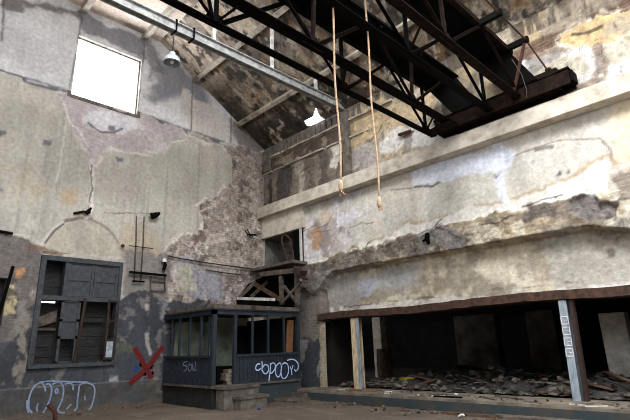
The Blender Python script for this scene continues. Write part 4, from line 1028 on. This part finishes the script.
# pale upright, ladder and plank
a = onB(302.5, 229, -.1); b = onB(303.5, 262, -.1)
mb = MB(); mb.bar((a[0], -.1, 5.62), (b[0], -.1, 4.39), .09, .05, (0, 1, 0)); tag(mb.build('upright_channel', M['white_paint']), 'pale upright steel channel at the right of the corner alcove', 'post')
lad = empty('ladder', (1.0, -.3, 4.46), 'small dark rusty ladder leaning in the corner alcove', 'ladder')
def onL(px, py, y=-.1): p = PY(px, py, y); return Vector((p[0], y, p[2]))
mb = MB(); mb.tube([onL(288, 264), onL(285, 251), onL(281.5, 240), onL(283, 236)], .035); mb.build('rail', M['rust'], lad)
mb = MB(); mb.tube([onL(294, 262), onL(292.5, 250), onL(289.5, 238), onL(286, 235), onL(283, 236)], .035); mb.build('rail', M['rust'], lad)
for a, b in (((283.5, 245.5), (291, 243.5)), ((285.5, 254), (293, 252))): mb = MB(); mb.tube([onL(*a), onL(*b)], .03); mb.build('rung', M['rust'], lad)
mb = MB(); mb.bar(onY(239, 298.5, -2.75), onY(273, 299.5, -2.75), .16, .08); tag(mb.build('plank', M['white_paint']), 'white painted plank lying above the booth roof in the corner', 'plank')
# iron hook and oddments on the long wall
k = onB(431, 238, -.1); hk = MB(); hk.smooth = True
hk.tube([(k[0], -.14, k[2] + .1), (k[0], -.16, k[2] + .1), (k[0] - .02, -.18, k[2] - .05), (k[0] + .02, -.17, k[2] - .2)], .06, 8, [.04, .06, .07, .04]); hk.tube([(k[0] - .02, -.16, k[2] - .02), (k[0] - .16, -.2, k[2] - .1)], .03)
tag(hk.build('iron_hook', M['black']), 'black iron hook fixed in the crumbling band of the long wall', 'hook')
ptube('bracket_bar', [onB(401, 136, -.12), onB(413, 132, -.12)], .05, M['red_rust'], 'short rusty bar bracket on the wall above the ledge', 'bracket')

#==PART: debris
heap = Surf(3.3, 13.3, (.34), 7.5, .06, (42, 39, 36), 700)
heap.mottle((66, 60, 55), 2, None, .55, .06, .7); heap.mottle((44, 40, 38), 1.5, None, .52, .06, .7); heap.mottle((104, 97, 89), 5, None, .66, .04, .8)
heap.r = np.maximum(0, (heap.nz(.55) - .38) * .9 * sstep(.1, 1.6, heap.V) + .06 * np.abs(heap.nz(2.6, None, 5, .75) - .5) * 2 + .16 * (heap.nz(6, None, 4, .8) - .5))
tag(heap.build('rubble_heap', lambda u, v: np.stack([u, v, FZ + .004 + 0 * u], 1), WM_C, (0, 0, 1)), 'sooty bed of fine rubble covering the floor inside the wide opening', 'rubble', kind='stuff')
HG = heap.r.reshape(heap.nu, heap.nv)
def hz(x, y):
    i = int(np.clip((x - 3.3) / .06, 0, heap.nu - 1)); j = int(np.clip((y - .34) / .06, 0, heap.nv - 1)); return FZ + .004 + HG[i, j]
OCC = []
def spot(r, yb, yw, pw, x0=3.6, x1=13.0):
    for _ in range(60):
        x, y = RNG.uniform(x0, x1), yb + yw * RNG.random() ** pw
        if all((x - a) ** 2 + (y - b) ** 2 > (r + c) ** 2 for a, b, c in OCC): break
    OCC.append((x, y, r))
    return x, y, max(hz(x + r * a, y + r * b) for a in (-1, -.5, 0, .5, 1) for b in (-1, -.5, 0, .5, 1))
for i in range(200):
    k = RNG.uniform(.03, .12); x, y, z = spot(k * 1.3, .25, 4.2, 1.4)
    chunk((x, y, z - .005), k, 'rough broken masonry chunk on the rubble bed inside the dark opening', 'masonry chunks inside the opening', 'masonry_chunk')
for i in range(60):
    x, y = RNG.uniform(3.4, 12.8), RNG.uniform(-.9, -.12)
    chunk((x, y, FZ), RNG.uniform(.015, .045), 'small plaster crumb on the ledge of the slab before the opening', 'plaster crumbs on the slab edge', 'plaster_crumb')
for i in range(110):
    x = RNG.uniform(.6, 12.5); y = -1.05 - abs(RNG.gauss(0, .45))
    if x < 4.0: y = RNG.uniform(-1.2, -.75) if x > 3 else -.75
    if x < 2.95: x = RNG.uniform(3.0, 6)
    chunk((x, y, -.01), RNG.uniform(.02, .07), 'loose rubble chunk on the dirt floor along the foot of the slab', 'rubble chunks along the slab')
for i in range(40):
    chunk((.12 + abs(RNG.gauss(0, .25)), RNG.uniform(-9, -4.2), -.01), RNG.uniform(.02, .06), 'loose plaster chunk on the dirt floor at the foot of the gable wall', 'plaster chunks along the gable wall', 'plaster_chunk')
def plank(x, y, z, L, w, t, ang, m, label, group=None, tilt=0., cat='plank', name='plank'):
    if group: z = max(hz(x + math.cos(ang) * L * k / 8, y + math.sin(ang) * L * k / 8) for k in range(-4, 5)) - .01
    mb = MB(); c = Vector((math.cos(ang) * math.cos(tilt), math.sin(ang) * math.cos(tilt), math.sin(tilt))) * (L / 2)
    p = Vector((x, y, z + t / 2 + abs(c.z)))
    mb.bar(p - c, p + c, w, t); return tag(mb.build(name, m), label, cat, group)
for i in range(38):
    x, y = RNG.uniform(3.8, 12.8), .35 + 3.2 * RNG.random() ** 1.4
    plank(x, y, hz(x, y) + .02, RNG.uniform(.5, 1.4), RNG.uniform(.05, .14), .03, RNG.uniform(0, 3.14), RNG.choice([M['old_wood'], M['brown_wood'], M['rubble_dark'], M['shutter_dark']]), 'broken board lying askew on the rubble bed inside the opening', 'broken boards in the rubble', RNG.uniform(-.12, .2))
SLABS = []
for q in range(6):
    mb = MB(); n = RNG.randint(5, 7); mb.prism([(math.cos(6.283 * k / n) * RNG.uniform(.6, 1), math.sin(6.283 * k / n) * RNG.uniform(.3, .6), -.05) for k in range(n)], (0, 0, .1))
    o = mb.build('slab', M['rubble'] if q % 3 else M['grey_board'], None, (0, 0, 0)); SLABS.append(o.data); bpy.data.objects.remove(o)
for i in range(110):
    k = RNG.uniform(.08, .2); x, y, z = spot(k * .8, .25, 3.6, 1.4)
    o = bpy.data.objects.new('plaster_flake', RNG.choice(SLABS)); COL.objects.link(o); ra, rb = RNG.uniform(-.35, .35), RNG.uniform(-.35, .35)
    o.scale = (k, k, min(k, .2)); o.location = (x, y, z + k * (.05 + .5 * abs(math.sin(ra)) + .8 * abs(math.sin(rb)))); o.rotation_euler = (ra, rb, RNG.uniform(0, 6.3))
    tag(o, 'flat flake of fallen plaster tilted on the rubble bed inside the dark opening', 'plaster', 'fallen plaster flakes in the opening')
for (px, py, L, w, an, m, lab) in ((366, 391, .9, .3, .1, M['ply'], 'flat orange-brown board lying on the slab right of the cream post'), (425, 401.5, .7, .12, .05, M['black'], 'charred dark plank end on the slab edge in the middle'), (520, 396, 1.0, .05, -.5, M['old_wood'], 'thin bare lath on the slab left of the labelled post'), (488, 399, .7, .05, -.6, M['old_wood'], 'thin grey lath on the slab in the middle of the opening')):
    p = PZ(px, py, FZ); plank(p[0], max(-.72, min(p[1], -.2)), FZ, L, w, .03, an, m, lab)
for i in range(34):
    x = RNG.uniform(3.0, 12.0); y = -1.08 - abs(RNG.gauss(0, .3))
    plank(x, y, -.01, RNG.uniform(.15, .6), RNG.uniform(.03, .09), .03, RNG.gauss(.05, .5), RNG.choice([M['old_wood'], M['brown_wood'], M['rubble']]), 'short splintered lath on the dirt floor at the foot of the slab', None, 0., 'lath', 'lath')['group'] = 'splintered laths along the slab'
for i in range(26):
    x, y = RNG.uniform(3.4, 12.6), RNG.uniform(-.8, -.15)
    plank(x, y, FZ, RNG.uniform(.12, .5), RNG.uniform(.02, .06), .02, RNG.gauss(0, .7), RNG.choice([M['old_wood'], M['rubble'], M['pale_block']]), 'thin splinter of wood on the slab edge before the opening', None, 0., 'splinter', 'wood_splinter')['group'] = 'wood splinters on the slab'
for (px, py, z, L, w, t, an, m, lab) in ((291, 401, .0, 1.0, .22, .09, .75, M['old_wood'], 'thick grey timber on the floor right of the booth steps'), (304, 398, .0, 1.1, .16, .2, .1, M['old_wood'], 'weathered timber trough against the wall foot near the booth'), (560, 418, .0, 2.2, .3, .05, .04, M['old_wood'], 'long grey plank lying on the floor at bottom right'), (470, 416, 0, 1.3, .16, .05, .06, M['brown_wood'], 'brown plank lying on the floor before the slab')):
    p = PZ(px, py, z); plank(p[0], min(p[1], -1.15), z, L, w, t, an, m, lab)
def rag(px, py, z, m, name, lab, cat, s, sq):
    p = PZ(px, py, z); x, y = p[0], p[1]
    if z > .1 and y > .1: z = hz(x, y)
    me = rock_mesh(name, sum(map(ord, lab)) % 97, m, 2, .5); o = chunk((x, y, z - .005), s, lab, None, name, cat, me)
    o.scale = (s * sq, s, s * .9)
    o.rotation_euler = (0, 0, .2); return o
rag(410, 386.5, FZ, M['yellow'], 'cloth_bundle', 'crumpled yellow cloth bundle on the rubble inside the opening', 'cloth', .22, 1.9)
rag(345.5, 386, FZ, M['red'], 'cloth_bundle', 'small crumpled dark red cloth just left of the cream post', 'cloth', .12, 1)
rag(435, 389.5, FZ, M['orange'], 'plastic_cup', 'small orange plastic scrap on the slab in the rubble', 'scrap', .07, 1.1)
rag(336, 406, 0, M['red'], 'plastic_scrap', 'small red scrap on the floor before the slab', 'scrap', .05, 1.3)
rag(259, 409.5, 0, M['graf_bright'], 'plastic_scrap', 'small blue scrap on the floor right of the booth steps', 'scrap', .06, 1.3)
rag(462, 417, 0, M['white_plastic'], 'foam_lump', 'pale foam lump on the floor before the slab at bottom right', 'lump', .08, 1.3)
rag(456, 394.5, FZ, M['white_plastic'], 'foam_lump', 'small white lump on the slab in the middle of the opening', 'lump', .06, 1.2)
# rusty pipe standing up from the floor in the foreground
p = PZ(56, 427, 0); 
q = PX(55, 412, p[0]); q2 = PX(48, 405, p[0] - .1)
mb = MB(); mb.smooth = True; mb.tube([(p[0], p[1], -.1), (p[0], q[1], q[2]), (p[0] - .05, (q[1] + q2[1]) / 2, (q[2] + q2[2]) / 2 + .01), (p[0] - .1, q2[1], q2[2])], .045, 10)
tag(mb.build('bent_pipe', M['red_rust']), 'bent rust-red pipe stub sticking up from the floor at lower left', 'pipe')

#==PART: mouldings above the ledge
mb = MB()
for z, t, x1 in ((8.93, .07, 6.6), (8.29, .06, 5.6)):
    x = .02
    while x < x1:
        L = RNG.uniform(.5, 1.3); d = RNG.uniform(.07, .12)
        mb.box((x, -d, z), (min(x + L, x1), -.0, z + t)); x += L + RNG.choice([0, .01, .12])
tag(mb.build('trim_4', M['rib'], None, (0, 0, 0)), kind='structure')
mb = MB()
x = .3
while x < 5.2: mb.box((x, -.06, 9.02), (x + .1, 0, 9.4)); x += .27
tag(mb.build('trim_5', M['dark_concrete'], None, (0, 0, 0)), kind='structure')
a = PY(346.5, 118)[0]
mb = MB(); mb.box((a - .14, -.14, 6.86), (a + .14, 0, 9.35)); tag(mb.build('trim_6', M['dark_concrete'], None, (0, 0, 0)), kind='structure')
mb = MB(); mb.box((.02, -.12, 8.36), (.42, 0, 9.3)); mb.box((.02, -.16, 8.36), (.5, 0, 8.5)); mb.box((.02, -.05, 6.86), (.3, 0, 7.1)); tag(mb.build('trim_7', M['dark_concrete'], None, (0, 0, 0)), kind='structure')
v = scene.view_settings
v.view_transform = 'Standard'; v.look = 'None'; v.exposure = .22; v.gamma = 1; v.use_curve_mapping = False
scene.cycles.use_denoising = True
scene.cycles.max_bounces = 6
scene.cycles.diffuse_bounces = 4
scene.cycles.filter_width = 1.0
